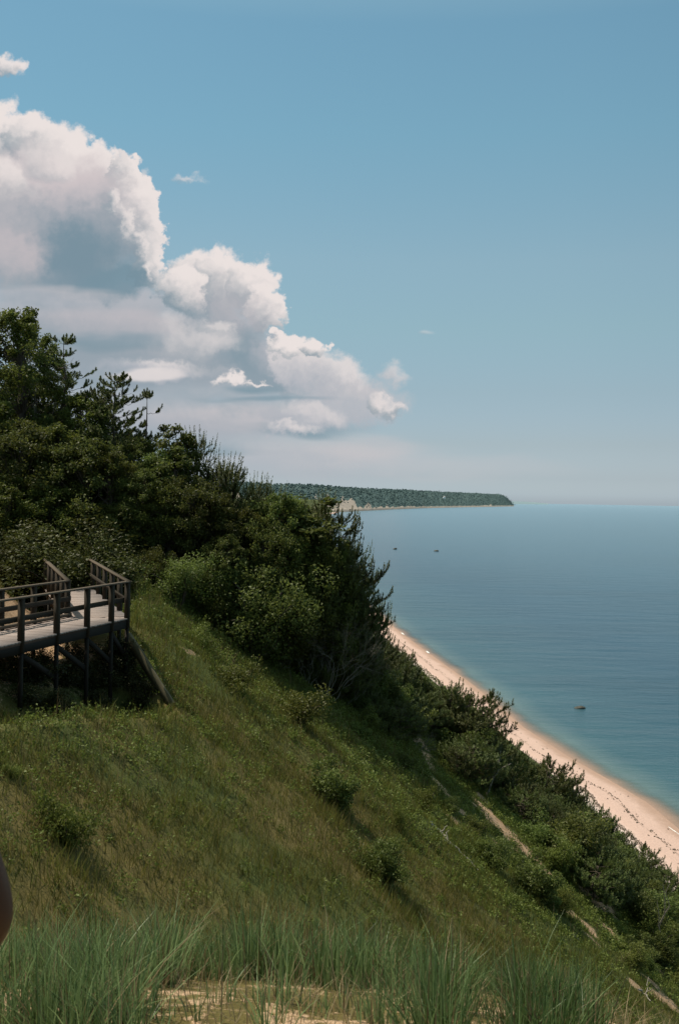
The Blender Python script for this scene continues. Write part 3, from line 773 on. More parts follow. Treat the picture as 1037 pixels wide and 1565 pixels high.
def protos():
    P = PROTO
    P['oak1'] = make_broadleaf('broadleaf_tree', 9, 2.9, 101, 105, 190, .17, MAT['broadleaf'], .12)
    P['oak2'] = make_broadleaf('broadleaf_tree', 9, 2.4, 102, 90, 190, .165, MAT['broadleaf'], .10)
    P['oak3'] = make_broadleaf('broadleaf_tree', 8, 3.1, 103, 105, 180, .155, MAT['lightleaf'], .08)
    P['slim'] = make_broadleaf('broadleaf_tree', 7, 1.1, 104, 40, 120, .15, MAT['lightleaf'], .10, 1.0, (.30, .55))
    P['pine1'] = make_pine('pine_tree', 7, 2.2, 111, .36, 6, .45, .46, .105, 40, .05, lambda f: min(1, 1.75 * (1 - f)) ** .75)
    P['pine2'] = make_pine('pine_tree', 7, 1.9, 112, .38, 6, .6, .50, .105, 44, .05, lambda f: min(1, 1.9 * (1 - f)) ** .7, 1, 0, 1.15)
    P['pine3'] = make_pine('pine_tree', 8, 2.3, 113, .50, 6, .12, .42, .12, 60, .10, lambda f: min(1, 1.7 * (1 - f)) ** .7, .9, 0, .35)
    P['pine4'] = make_pine('pine_tree', 8, 2.6, 114, .36, 7, .25, .42, .12, 58, .08, lambda f: min(1, 1.9 * (1 - f)) ** .8, .95, 0, .35)
    P['thin'] = make_pine('pine_tree', 8, .75, 115, .55, 3, .2, .36, .12, 60, .15, lambda f: .9, .5, .02, .4)
    P['scrub1'] = make_pine('pine_tree', 3.2, 1.7, 121, .27, 7, .35, .42, .115, 36, .05, lambda f: min(1, 1.6 * (1 - f)) ** .7, 1, .10, .6)
    P['scrub2'] = make_pine('pine_tree', 3.2, 1.5, 122, .28, 7, .50, .42, .115, 36, .05, lambda f: min(1, 1.5 * (1 - f)) ** .7, 1, .16, .7)
    P['scrub3'] = make_pine('pine_tree', 2.6, 1.9, 123, .25, 7, .22, .42, .12, 36, .05, lambda f: min(1, 2 * (1 - f)) ** .7, 1, .2, .6)
    P['bush1'] = make_bush('shrub', 2.0, 1.35, 131, 11000, .12, MAT['scrub'])
    P['bush2'] = make_bush('shrub', 1.7, 1.5, 132, 11000, .11, MAT['scrub'], 9)
    P['bush3'] = make_bush('shrub', 2.2, 1.2, 133, 5000, .11, MAT['weed'])
    P['big1'] = make_bush('shrub', 4.2, 2.3, 135, 15000, .135, MAT['broadleaf'], 16)
    P['big2'] = make_bush('shrub', 3.8, 2.4, 136, 15000, .13, MAT['scrub'], 16)
    P['big3'] = make_bush('shrub', 4.0, 2.1, 137, 14000, .125, MAT['lightleaf'], 14)
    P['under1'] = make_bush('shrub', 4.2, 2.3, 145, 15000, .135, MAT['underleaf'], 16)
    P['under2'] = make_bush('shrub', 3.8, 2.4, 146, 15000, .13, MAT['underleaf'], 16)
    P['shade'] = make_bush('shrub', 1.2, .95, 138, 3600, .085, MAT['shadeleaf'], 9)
    P['bay'] = make_bush('shrub', 1.2, .95, 134, 3600, .085, MAT['weed'], 9)
    P['bare1'] = make_bare('bare_sapling', 4, 141, .05, MAT['twig'], 4, .035)
    P['bare2'] = make_bare('dead_shrub', 3, 142, .55, MAT['twig'], 5, .014, 7)
    P['bare3'] = make_bare('dead_shrub', 2, 143, .7, MAT['twig'], 4, .012, 6)
protos()
USED = set()
def plant(key, x, y, h, wide=1.0, rz=None, label=None, cat='tree', group=None, sink=.1, name=None):
    p = PROTO[key]; H = p['_h']
    if key in USED: o = copy_tree(p)
    else: o = p; USED.add(key)
    s = h / H
    o.location = (x, y, gz(x, y) - sink); o.scale = (s * wide, s * wide, s)
    o.rotation_euler = (0, 0, random.uniform(0, 6.28) if rz is None else rz)
    for k in ('label', 'group'):
        if k in o: del o[k]
    tag(o, label, cat, group)
    return o
def tree(px, pytop, Y, key, label=None, wide=1.0, group=None, cat='tree', rz=None):
    p = at_y(px, pytop, Y); h = p.z - gz(p.x, Y) + .1
    return plant(key, p.x, Y, max(h, .5), wide, rz, label, cat, group)
WOOD = 'dense broadleaf trees massed on the bluff behind the boardwalk'
PINES = 'pines crowding the seaward edge of the wood'
# skyline trees, left to right
tree(22, 466, 50, 'oak1', 'tallest broadleaf tree at the far left of the skyline', .95)
tree(-60, 500, 54, 'oak2', WOOD, 1.1, WOOD)
tree(64, 505, 53, 'oak2', 'broad crowned tree beside the bare twigs on the left skyline', .8)
tree(72, 484, 50.5, 'bare1', 'bare grey twigs poking out beside the tallest broadleaf tree', .8, cat='dead tree')
tree(98, 508, 51, 'pine3', 'dark pine with layered horizontal boughs right of the tallest tree', .95)
tree(135, 596, 50, 'oak2', WOOD, 1.1, WOOD)
tree(176, 567, 50, 'pine4', 'dark full pine in the middle of the left skyline', .95)
tree(150, 590, 52, 'pine4', 'pine half hidden behind the dark full pine', .9)
tree(221, 589, 49.5, 'thin', 'thin straggly pine standing alone against the clouds', .9)
tree(234, 632, 49.5, 'bare1', 'leafless sapling right of the straggly thin pine', .7, cat='dead tree')
tree(208, 668, 48.5, 'oak3', WOOD, .9, WOOD)
tree(245, 686, 48, 'oak3', WOOD, .9, WOOD)
tree(276, 640, 48.5, 'slim', 'slender light green tree rising above the wood left of the pine candles', 1.15)
tree(262, 676, 47.5, 'slim', WOOD, 1.3, WOOD)
tree(303, 656, 49.5, 'pine2', 'young pine with one tall upright candle on the skyline', .8)
tree(324, 698, 48.5, 'pine2', PINES, .95, PINES)
tree(345, 696, 48.5, 'pine2', 'bushy pine with a row of upright candles on the skyline', .9)
tree(362, 712, 49, 'pine1', PINES, .9, PINES)
tree(390, 726, 49, 'pine2', 'pine whose candles stand against the far headland', .8)
tree(412, 738, 49.5, 'pine2', PINES, .8, PINES)
tree(425, 752, 48, 'oak3', 'rounded light green tree below the headland skyline', .75)
tree(458, 750, 49, 'slim', WOOD, 1.8, WOOD)
tree(490, 752, 50, 'pine2', 'dark pointed pine standing before the sandy end of the headland', .85)
tree(516, 776, 50, 'pine1', PINES, .9, PINES)
tree(515, 806, 50.5, 'pine2', PINES, .8, PINES)
tree(540, 818, 51, 'pine2', 'pine of the seaward edge whose top stands clear against the water', .75)
tree(538, 855, 52, 'pine1', PINES, .75, PINES)
tree(560, 880, 53, 'pine3', 'outermost pine reaching over the water above the far beach', .75)
tree(540, 925, 52, 'pine1', PINES, .8, PINES)
tree(552, 985, 54, 'pine2', 'dead topped pine at the head of the far beach', .8)
# body of the wood
for px, py, Y, k, w in ((-20, 600, 47, 'oak1', 1.1), (30, 640, 46, 'oak3', 1.0), (90, 640, 47, 'oak2', 1.1), (130, 668, 46, 'oak3', 1.0), (170, 690, 46, 'oak1', 1.0), (215, 715, 46, 'oak3', 1.0),
                        (250, 735, 46, 'oak2', 1.1), (290, 725, 46.5, 'oak3', 1.0), (330, 752, 46.5, 'oak1', .95), (372, 768, 47, 'oak2', .9), (405, 790, 46.5, 'oak3', .8), (440, 790, 47.5, 'oak2', .95),
                        (475, 800, 48, 'oak1', .8), (510, 830, 48.5, 'oak2', .75), (20, 720, 44, 'oak2', 1.1), (75, 735, 44.5, 'oak1', 1.1), (120, 760, 44.5, 'oak2', 1.2), (165, 770, 45, 'oak3', 1.0),
                        (40, 560, 56, 'oak1', 1.2), (110, 640, 55, 'oak2', 1.2), (0, 560, 60, 'oak1', 1.2), (190, 655, 54, 'oak1', 1), (240, 705, 53, 'oak2', 1), (320, 735, 53, 'oak2', 1.1), (380, 760, 53, 'oak1', 1.1), (440, 770, 53, 'oak2', 1.0)):
    tree(px, py, Y, k, WOOD, w, WOOD)
for px, py, Y, k, w in ((515, 850, 49.5, 'pine1', 1.0), (520, 880, 48.5, 'pine4', .9), (520, 900, 50.5, 'pine1', 1.0), (495, 850, 48, 'pine1', 1), (470, 860, 48, 'pine4', .9), (528, 985, 51, 'pine1', 1.1), (515, 960, 50, 'pine4', 1.0), (510, 950, 49.5, 'pine1', 1.0), (555, 1020, 53, 'pine1', 1.0)):
    tree(px, py, Y, k, PINES, w, PINES)
for px, py, Y, k, w in ((588, 1000, 54, 'pine1', .8), (600, 1035, 53, 'pine1', .9), (575, 1050, 51.5, 'pine1', 1.0), (618, 1050, 55, 'pine1', .9), (560, 1075, 50.5, 'pine1', 1.0), (635, 1072, 56, 'pine1', 1.0), (605, 1085, 53, 'pine4', 1.0)):
    tree(px, py, Y, k, PINES, w, PINES)
for px, py, Y in ((592, 968, 59), (604, 990, 60), (616, 1004, 61), (630, 1032, 62), (650, 1050, 63)):
    tree(px, py, Y, 'scrub2', 'stunted pines in the steep corner between the wood and the far beach', 1.0, 'pines in the corner above the far beach')
EDGE = 'leafy shrubs along the foot of the wood where the grass begins'
tree(245, 838, 43.5, 'big1', 'bright green shrub right of the boardwalk corner', 1.0, cat='shrub')
tree(275, 850, 43, 'big3', EDGE, 1.3, EDGE, 'shrub')
tree(390, 860, 44.5, 'big3', 'bright leafy shrub in the middle of the wood edge', 1.0, cat='shrub')
tree(345, 815, 45, 'oak3', 'grey leaved small tree in front of the wood', .9)
for px, py, Y, k, w in ((220, 850, 45, 'big1', 1.3), (205, 820, 46, 'big2', 1.3), (305, 850, 44.5, 'big2', 1.2), (320, 895, 44, 'big1', 1.2), (350, 905, 45, 'big2', 1.2), (370, 920, 45.5, 'big1', 1.2), (405, 900, 46, 'big2', 1.3),
                        (435, 905, 46.5, 'big1', 1.3), (420, 950, 46, 'big2', 1.2), (455, 975, 47, 'big1', 1.2), (480, 1000, 47.5, 'big2', 1.2), (505, 1020, 48, 'big1', 1.2), (535, 1050, 49, 'big2', 1.2), (560, 1070, 50, 'big1', 1.2),
                        (285, 895, 43.5, 'big2', 1.1), (255, 880, 43, 'big2', 1.0), (450, 930, 48, 'big2', 1.4), (480, 950, 48.5, 'big1', 1.4)):
    tree(px, py, Y, k, EDGE, w, EDGE, 'shrub')
# growth behind the boardwalk, leaf colour darkened for the shade there
UND = 'undergrowth shrubs with leaves darkened for the shade behind the boardwalk'
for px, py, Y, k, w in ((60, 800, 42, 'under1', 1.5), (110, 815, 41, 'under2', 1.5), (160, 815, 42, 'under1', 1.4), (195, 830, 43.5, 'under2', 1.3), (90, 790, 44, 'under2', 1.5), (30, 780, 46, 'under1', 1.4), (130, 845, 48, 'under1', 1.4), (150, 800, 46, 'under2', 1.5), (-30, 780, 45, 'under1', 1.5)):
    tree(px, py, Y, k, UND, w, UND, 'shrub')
tree(500, 895, 46.2, 'bare2', 'large grey leafless bush in front of the seaward pines', .9, cat='dead shrub')
tree(470, 905, 46.0, 'bare2', 'smaller grey leafless bush left of the large one', .8, cat='dead shrub')
tree(525, 985, 47.5, 'bare3', 'low tangle of grey twigs below the leafless bushes', 1.1, cat='dead shrub')
tree(632, 1095, 50, 'bare3', 'dead twiggy shrub at the top of the sandy scar', 1.0, cat='dead shrub')
tree(1003, 1392, 57, 'bare1', 'bare forked dead stems among the pines at the right edge', .9, cat='dead tree')

# scrub on the lower bluff
BL = 'stunted pines of the lower bluff'; BS = 'shrubs of the lower bluff'
SK = [(586, 990, 57), (606, 1022, 60), (640, 1040, 62), (662, 1052, 62), (690, 1036, 61), (706, 1046, 61), (716, 1075, 62), (735, 1098, 63), (752, 1112, 64), (776, 1132, 64), (800, 1150, 65), (826, 1155, 65), (850, 1185, 66), (880, 1213, 67), (902, 1232, 67), (921, 1246, 68), (945, 1268, 69), (972, 1288, 69), (992, 1318, 68), (1010, 1330, 66), (1026, 1326, 63), (1045, 1345, 64)]
for i, (px, py, Y) in enumerate(SK):
    nth = ['first', 'second', 'third', 'fourth', 'fifth', 'sixth', 'seventh', 'eighth', 'ninth', 'tenth', 'eleventh', 'twelfth', 'thirteenth', 'fourteenth', 'fifteenth', 'sixteenth', 'seventeenth', 'eighteenth', 'nineteenth', 'twentieth', 'twenty first', 'twenty second'][i]
    lab = {4: 'stunted pine with a flat branch reaching over the pale upper beach', 9: 'small pointed pine silhouetted on the sand beside the pale snag', 20: 'young pine with upright candles against the sand at the right edge'}.get(i, 'stunted pine silhouetted against the beach, %s from the far end' % nth)
    tree(px, py, Y, ('scrub1', 'scrub2', 'scrub3')[i % 3] if i != 20 else 'scrub2', lab, 1.0, 'stunted pines lined up above the beach')
SCPX = [(p, q) for p, q in ((728, 1208), (740, 1235), (762, 1262), (785, 1283), (806, 1304), (640, 1133), (654, 1165), (694, 1255), (916, 1379), (900, 1420), (908, 1440), (872, 1394), (970, 1506), (1010, 1530), (672, 1201), (842, 1342), (933, 1423), (1004, 1481))]
def bluff_scrub():
    rg = np.random.default_rng(31); pts = []
    tries = 0
    while len(pts) < 190 and tries < 9000:
        tries += 1
        y = rg.uniform(40, 74); x = rg.uniform(-2, 27)
        z = gz(x, y); px, py = project([x], [y], [z]); px, py = px[0], py[0]
        if px > 1090 or px < 540 or shore_x(y) - x < 13.5: continue
        edge = np.interp(px, [540, 640, 700, 790, 850, 920, 1037, 1100], [1120, 1200, 1262, 1335, 1400, 1462, 1520, 1560])
        if py > edge: continue
        if any((x - a) ** 2 + (y - b) ** 2 < 1.25 ** 2 for a, b, *_ in pts): continue
        hmax = np.interp(py - edge, [-170, -60, 0], [3.4, 2.6, 1.0]); h = hmax * rg.uniform(.6, 1.0)
        hp = h / y * F; wp = hp * .55
        if any(abs(px - a) < wp + 12 and py - hp - 8 < b < py + 8 for a, b in SCPX): continue
        sk = np.interp(px, [540, 606, 690, 776, 850, 921, 992, 1045], [960, 990, 1050, 1140, 1190, 1250, 1320, 1352])
        h = min(h, max(.6, (py - sk - 20) * y / F))
        pts.append((x, y, h))
    for x, y, h in pts:
        if h > 1.7 and rg.random() < .7: plant(('scrub1', 'scrub2', 'scrub3')[rg.integers(3)], x, y, h, rg.uniform(.95, 1.25), None, BL, 'tree', BL)
        else: plant(('bush1', 'bush2', 'bush3')[rg.integers(3)], x, y, h, rg.uniform(1.0, 1.35), None, BS, 'shrub', BS)
bluff_scrub()
# shrubs standing in the open grass
def shrub(px, pybase, wpx, hpx, label, key='bay', group=None):
    p = ground(px, pybase); s = p.y / F; h = hpx * s
    w = (wpx * s) / (1.9 * h / PROTO[key]['_h']) if key == 'bay' else 1
    plant(key, p.x, p.y, h, w, None, label, 'shrub', group, .05)
shrub(102, 1288, 98, 92, 'rounded leafy shrub alone in the grass at lower left')
shrub(510, 1236, 76, 74, 'round dark shrub in the middle of the slope', 'bush1')
shrub(570, 1340, 62, 72, 'upright shrub just above the beach grass in mid slope', 'bush2')
shrub(605, 1268, 36, 42, 'small shrub between the mid slope shrubs and the fallen branch')
shrub(452, 1108, 100, 62, 'spreading light green shrub at the wood edge above the round dark shrub')
shrub(362, 1056, 80, 50, 'low shrub in the upper slope below the small sand patch')
shrub(310, 990, 60, 45, 'low green shrub near the top of the slope right of the boardwalk')
shrub(822, 1378, 70, 70, 'dense shrub at the edge of the scrub below the sand scar', 'bush1')
shrub(855, 1396, 50, 48, 'bright yellow green shrub beside the little sand ledge')
shrub(748, 1330, 60, 56, 'dark shrub left of the foot of the sand scar', 'bush2')
shrub(652, 1240, 44, 44, 'small shrub left of the orange sand patch')
shrub(15, 1185, 40, 30, 'low weedy shrub at the left edge of the slope')

# fallen and dead wood
def dead_limb(pts, r, label, lift=.08, name='fallen_branch', twigs=3, mat='deadwood', cat='branch'):
    P = [ground(*p) + Vector((0, 0, lift)) for p in pts]; a = Acc(); rg = np.random.default_rng(len(label))
    Q = [np.array(P[i].lerp(P[i + 1], k / 4)) + rg.normal(0, .03, 3) for i in range(len(P) - 1) for k in range(4)] + [np.array(P[-1])]
    a.tube(Q, np.linspace(r, r * .45, len(Q)), 6)
    for k in range(twigs):
        b = Q[rg.integers(2, len(Q) - 1)]; limb(a, b, b + np.array([rg.normal(0, .35), rg.normal(0, .35), rg.uniform(.1, .4)]), r * .5, r * .2, rg, 4, 0, .1, 4)
    tag(link(name, a.mesh(name, MAT[mat], True)), label, cat)
dead_limb([(657, 1262), (670, 1272), (684, 1290), (704, 1306), (730, 1334)], .055, 'long bleached branch lying down the slope below the orange sand patch')
dead_limb([(975, 1518), (985, 1522), (993, 1534)], .04, 'short bent bleached branch on the slope at lower right')
dead_limb([(868, 1428), (885, 1440)], .03, 'thin pale stick lying by the lower sand scars')
def snag(px, pyb, pxt, pyt, dy, r, label, forks=2, lift=0.0):
    b = ground(px, pyb); e = at_y(pxt, pyt, b.y + dy); a = Acc(); rg = np.random.default_rng(int(px))
    P = limb(a, b - Vector((0, 0, .2)), e, r, r * .4, rg, 6, 0, .04, 6)
    for k in range(forks):
        q = P[2 + k]; limb(a, q, q + (np.array(e) - P[0]) * .35 + rg.normal(0, .3, 3), r * .55, r * .2, rg, 4, 0, .06, 4)
    tag(link('dead_snag', a.mesh('dead_snag', MAT['deadwood'], True)), label, 'dead tree')
snag(741, 1215, 764, 1148, -1.0, .06, 'pale forked snag leaning in the scrub above the beach')
snag(600, 1002, 588, 936, 0, .05, 'thin bare stem at the head of the far beach', 3)
snag(1000, 1440, 1012, 1352, -3, .05, 'slim bare stem rising beside the candle pine at the right edge', 2)

# ------------------------------------------------------------------ boardwalk
def boardwalk():
    root = empty('boardwalk', (DA.x, DA.y, gz(DA.x, DA.y)))
    tag(root, 'weathered wooden boardwalk with post and rail sides turning into the trees', 'boardwalk')
    off = np.array(root.location)
    rg = np.random.default_rng(41)
    def part(name, a, mat, smooth=False):
        for i in range(len(a.V)): a.V[i] = a.V[i] - off
        return link(name, a.mesh(name, MAT[mat], smooth), root)
    A = np.array(DA); u1 = np.array(U1); u2 = np.array(U2); n1 = np.array(N1); n2 = np.array(N2); Z = np.array([0, 0, 1.])
    th = math.acos(max(-1, min(1, float(-u1 @ u2)))); tm = DW * math.tan(th / 2)
    a = Acc()
    for u, n, L in ((u1, n1, 14), (u2, n2, 13)):
        tt = .07
        while tt < L:
            w = min(DW, tt / math.tan(th / 2)) if th > .02 else DW
            p = A + u * tt - Z * .02 + Z * rg.normal(0, .0025)
            a.box(p - n * .05, p + n * (w + (.05 if w >= DW else 0)), .135, .04, T=rg.random()); tt += .145
    part('deck', a, 'deck')
    inner = A + n1 * DW + u1 * tm
    for n_, p, u, L in (('fascia', A, u1, 14), ('fascia', A, u2, 13), ('fascia', inner, u1, 12), ('fascia', inner, u2, 12)):
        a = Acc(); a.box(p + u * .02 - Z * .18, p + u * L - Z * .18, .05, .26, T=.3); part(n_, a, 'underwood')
    for k in range(9):                                  # joists carrying the planks
        a = Acc(); p = A + u1 * (.9 + 1.5 * k) - Z * .16; a.box(p + n1 * .06, p + n1 * (DW - .06), .06, .18, T=.3); part('joist', a, 'postwood')
    # posts, stepped from the photograph's spacing
    T1 = [0.06]
    for q in ((160, 949), (121, 957), (73, 967), (20, 979)):
        h = at_z(q[0], q[1], DECK_Z); T1.append(float((np.array(h) - A) @ u1))
    st = T1[-1] - T1[-2]
    T1 += [T1[-1] + st * k for k in range(1, 4)]
    T1 = [v for v in T1 if v < 13.6]
    T2 = [1.9, 3.8, 5.7, 7.6, 9.5, 11.4]
    def post(p):
        a = Acc(); a.box(p - Z * .30, p + Z * 1.08, .13, .13, up=(u1[0], u1[1], 0), T=rg.random() * .6); part('post', a, 'postwood')
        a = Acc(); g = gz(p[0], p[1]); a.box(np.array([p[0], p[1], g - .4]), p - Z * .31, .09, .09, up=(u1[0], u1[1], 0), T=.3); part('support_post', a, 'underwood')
    for t_ in T1: post(A + u1 * t_ + n1 * .0)
    for t_ in T2: post(A + u2 * t_)
    post(inner)
    for t_ in T1[1:]:
        if t_ > tm + .5: post(A + n1 * DW + u1 * t_)
    for t_ in T2: post(inner + u2 * t_)
    for p, u, L in ((A, u1, 13.8), (A, u2, 12.6), (inner, u1, 13.0), (inner, u2, 12.2)):
        nn = n1 if u is u1 else n2; s_ = 1 if p is A else -1
        a = Acc(); a.box(p + Z * 1.105 - u * .06, p + u * L + Z * 1.105, .15, .045, T=.6); part('top_rail', a, 'rail')
        a = Acc(); a.box(p + Z * .56 + nn * s_ * .085, p + u * L + Z * .56 + nn * s_ * .085, .04, .14, T=.25); part('mid_rail', a, 'postwood')
        if p is not A:
            a = Acc(); a.box(p + Z * .07 + nn * s_ * .09, p + u * L + Z * .07 + nn * s_ * .09, .09, .09, T=.7); part('kerb_board', a, 'rail')
    for k in (1, 2, 3, 4):                               # slanting braces under the outer edge
        p = A + u1 * T1[k] + n1 * .02; q = A + u1 * T1[k - 1] + n1 * .02
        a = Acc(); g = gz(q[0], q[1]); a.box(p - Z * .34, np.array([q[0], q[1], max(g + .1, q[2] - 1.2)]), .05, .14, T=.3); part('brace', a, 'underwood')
MAT['underwood'] = wood_mat('shade_darkened_wood', (.007, .005, .003), (.018, .013, .008), (5, 5, 1))  # near-black wood, the shade under the deck is in its colour
boardwalk()
def slope_timber():
    p = np.array(DA) - np.array([0, 0, .45]) + np.array([.08, -.10, 0]); e = np.array(TIMBER_END) + np.array([0, 0, .06])
    a = Acc(); n = 9; rg = np.random.default_rng(4)
    P = [p + (e - p) * k / n for k in range(n + 1)]
    for k in range(1, n): P[k][2] = P[k][2] * .35 + .65 * max(P[k][2], gz(P[k][0] + .25, P[k][1]) + .10)
    V = []; tn = []
    dx = (e - p); sd = np.array([-dx[1], dx[0], 0]); sd /= np.linalg.norm(sd)
    for k in range(n + 1):
        w_ = .045 + .006 * rg.normal()
        for s_, z_ in ((-1, 0), (1, 0), (1, -.4), (-1, -.4)): V.append(P[k] + sd * s_ * w_ + np.array([0, 0, z_ + .02 * rg.normal()])); tn.append(.6 + .25 * rg.normal() if z_ == 0 else .2)
    I4 = np.arange(n)[:, None] * 4
    a.add(V, np.concatenate([I4 + np.array([[i, (i + 1) % 4, (i + 1) % 4 + 4, i + 4]]) for i in range(4)]), tn)
    tag(link('slope_timber', a.mesh('slope_timber', MAT['timber'])), 'long narrow timber edging running down the slope from the boardwalk corner', 'timber')
MAT['timber'] = wood_mat('mossy_timber', (.050, .044, .022), (.15, .125, .070), (1, 1, 1))
slope_timber()
UB = 'added leafy shrubs coloured dark for the shadow under the boardwalk'
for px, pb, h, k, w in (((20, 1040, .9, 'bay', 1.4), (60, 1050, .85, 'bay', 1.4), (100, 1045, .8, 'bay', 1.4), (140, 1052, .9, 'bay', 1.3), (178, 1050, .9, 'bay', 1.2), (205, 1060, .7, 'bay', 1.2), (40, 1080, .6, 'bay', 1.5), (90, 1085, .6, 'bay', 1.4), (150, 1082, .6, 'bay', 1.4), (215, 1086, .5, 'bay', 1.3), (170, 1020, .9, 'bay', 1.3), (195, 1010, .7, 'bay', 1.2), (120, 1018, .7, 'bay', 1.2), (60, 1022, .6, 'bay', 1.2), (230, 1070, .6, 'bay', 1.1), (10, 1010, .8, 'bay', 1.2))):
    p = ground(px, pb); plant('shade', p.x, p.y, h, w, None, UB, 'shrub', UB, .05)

# ------------------------------------------------------------------ person at the left edge
def skin_mesh(name, verts, edges, radii, root=0, sub=2):
    me = bpy.data.meshes.new(name); me.from_pydata([tuple(v) for v in verts], edges, [])
    o = bpy.data.objects.new(name, me); COL.objects.link(o)
    m1 = o.modifiers.new('skin', 'SKIN'); m1.use_smooth_shade = True
    sv = me.skin_vertices[0].data
    for i, r in enumerate(radii): sv[i].radius = (r, r) if not hasattr(r, '__len__') else r; sv[i].use_root = (i == root)
    m2 = o.modifiers.new('sub', 'SUBSURF'); m2.levels = sub; m2.render_levels = sub
    dg = bpy.context.evaluated_depsgraph_get(); dg.update()
    out = bpy.data.meshes.new_from_object(o.evaluated_get(dg)); out.name = name
    bpy.data.objects.remove(o); bpy.data.meshes.remove(me)
    out.polygons.foreach_set('use_smooth', [True] * len(out.polygons))
    return out
def person():
    el = at_y(-19, 1408, 1.15)                       # the bare elbow that shows in the frame
    x0, y0 = el.x - .27, 1.10; g = gz(x0, y0)
    root = empty('person', (x0, y0, g))
    tag(root, 'person at the left edge, only a bent elbow below a dark sleeve in view', 'person')
    b = Vector((x0, y0, g))
    E = el - b
    V = [(0, 0, .92), (0, .0, 1.06), (0, .0, 1.22), (0, -.005, 1.35), (0, -.01, 1.44), (0, 0, 1.50)]     # pelvis .. neck
    Rr = [(.155, .115), (.135, .10), (.155, .11), (.13, .09), (.058, .058), (.052, .055)]
    ED = [(0, 1), (1, 2), (2, 3), (3, 4), (4, 5)]
    def add(v, r, to): V.append(tuple(v)); Rr.append(r if hasattr(r, '__len__') else (r, r)); ED.append((to, len(V) - 1)); return len(V) - 1
    # head on the neck
    h = add((0, .015, 1.57), (.07, .085), 5); h = add((0, .02, 1.65), (.078, .098), h); h = add((0, .012, 1.73), (.066, .082), h)
    def arm(s, elbow, wrist, hd):
        sh = add((s * .165, -.005, 1.37), .058, 3); m = Vector((s * .165, -.005, 1.37)).lerp(elbow, .5)
        a_ = add(m, .046, sh); a_ = add(elbow, .041, a_); a_ = add(Vector(elbow).lerp(wrist, .35), .037, a_); a_ = add(wrist, .025, a_)
        pl = add(Vector(wrist) + hd * .05, (.034, .020), a_)
        sd = hd.cross(Vector((0, 0, 1))); sd = sd.normalized() if sd.length > .1 else Vector((0, 1, 0))
        for k, L in enumerate((.070, .080, .075, .058)):
            p = Vector(wrist) + hd * .092 + sd * (.027 - .018 * k); f = add(p, .0095, pl)
            f = add(p + hd * L * .5 + Vector((0, 0, -.006)), .0085, f); add(p + hd * L + Vector((0, 0, -.02)), .007, f)
        f = add(Vector(wrist) + hd * .045 + sd * .042, .011, pl); add(Vector(wrist) + hd * .085 + sd * .062, .009, f)
    arm(1, E, Vector((.185, .09, .965)), Vector((-.35, .75, -.55)).normalized())
    arm(-1, Vector((-.24, -.02, 1.09)), Vector((-.25, .06, .85)), Vector((0, .15, -1)).normalized())
    for s in (1, -1):
        l = add((s * .095, 0, .82), .085, 0); l = add((s * .10, .01, .48), .055, l); l = add((s * .10, -.01, .30), .052, l); l = add((s * .10, -.02, .09), .034, l)
        l = add((s * .105, .05, .045), .036, l); add((s * .11, .15, .03), (.036, .026), l)
    msk, t, out = material('skin'); geo = t.new('ShaderNodeNewGeometry')
    p = principled(t, out, t.mix(t.noise(geo.outputs['Position'], 18, 4), rgb((.075, .026, .009)), rgb((.12, .045, .018))), .5); p.inputs['Subsurface Weight'].default_value = .08; p.inputs['Subsurface Radius'].default_value = (.02, .008, .004)
    link('body', skin_mesh('body', V, ED, Rr), root).data.materials.append(msk)
    def cloth(name, col, V, ED, Rr):
        m, t, out = material(name); geo = t.new('ShaderNodeNewGeometry'); n = t.noise(geo.outputs['Position'], 60, 3)
        principled(t, out, t.mix(n, rgb(tuple(c * .75 for c in col)), rgb(col)), .9, n, .3, .003, .1)
        o = link(name, skin_mesh(name, V, ED, Rr), root); o.data.materials.append(m)
    sh = Vector((.165, -.005, 1.37)); cu = sh.lerp(E, .90)
    shl = Vector((-.165, -.005, 1.37)); cl = shl.lerp(Vector((-.24, -.02, 1.09)), .75)
    cloth('shirt', (.050, .031, .018), [(0, 0, .90), (0, 0, 1.06), (0, 0, 1.22), (0, 0, 1.36), (0, 0, 1.43), tuple(sh), tuple(sh.lerp(E, .4)), tuple(cu), tuple(shl), tuple(shl.lerp(cl, .5)), tuple(cl)],
          [(0, 1), (1, 2), (2, 3), (3, 4), (3, 5), (5, 6), (6, 7), (3, 8), (8, 9), (9, 10)], [(.172, .132), (.155, .12), (.172, .128), (.145, .105), (.07, .07), (.064, .064), (.050, .050), (.0435, .0435), (.064, .064), (.052, .052), (.046, .046)])
    cloth('shorts', (.06, .07, .10), [(0, 0, .95), (0, 0, .86), (.10, 0, .76), (.105, .01, .55), (-.10, 0, .76), (-.105, .01, .55)], [(0, 1), (1, 2), (2, 3), (1, 4), (4, 5)], [(.165, .128), (.165, .125), .102, .088, .102, .088])
    # hair, face
    bm = bmesh.new(); bmesh.ops.create_uvsphere(bm, u_segments=24, v_segments=16, radius=1)
    for v in bm.verts: v.co = Vector((v.co.x * .088, v.co.y * .108 - .008, v.co.z * .105 + 1.675))
    bmesh.ops.delete(bm, geom=[v for v in bm.verts if (v.co.y > .035 and v.co.z < 1.72) or v.co.z < 1.60], context='VERTS')
    me = bpy.data.meshes.new('hair'); bm.to_mesh(me); bm.free(); mh, t, out = material('dark_hair'); principled(t, out, rgb((.03, .02, .014)), .6); me.materials.append(mh)
    me.polygons.foreach_set('use_smooth', [True] * len(me.polygons)); link('hair', me, root)
    me_, t, out = material('eye_white'); principled(t, out, rgb((.6, .58, .55)), .3)
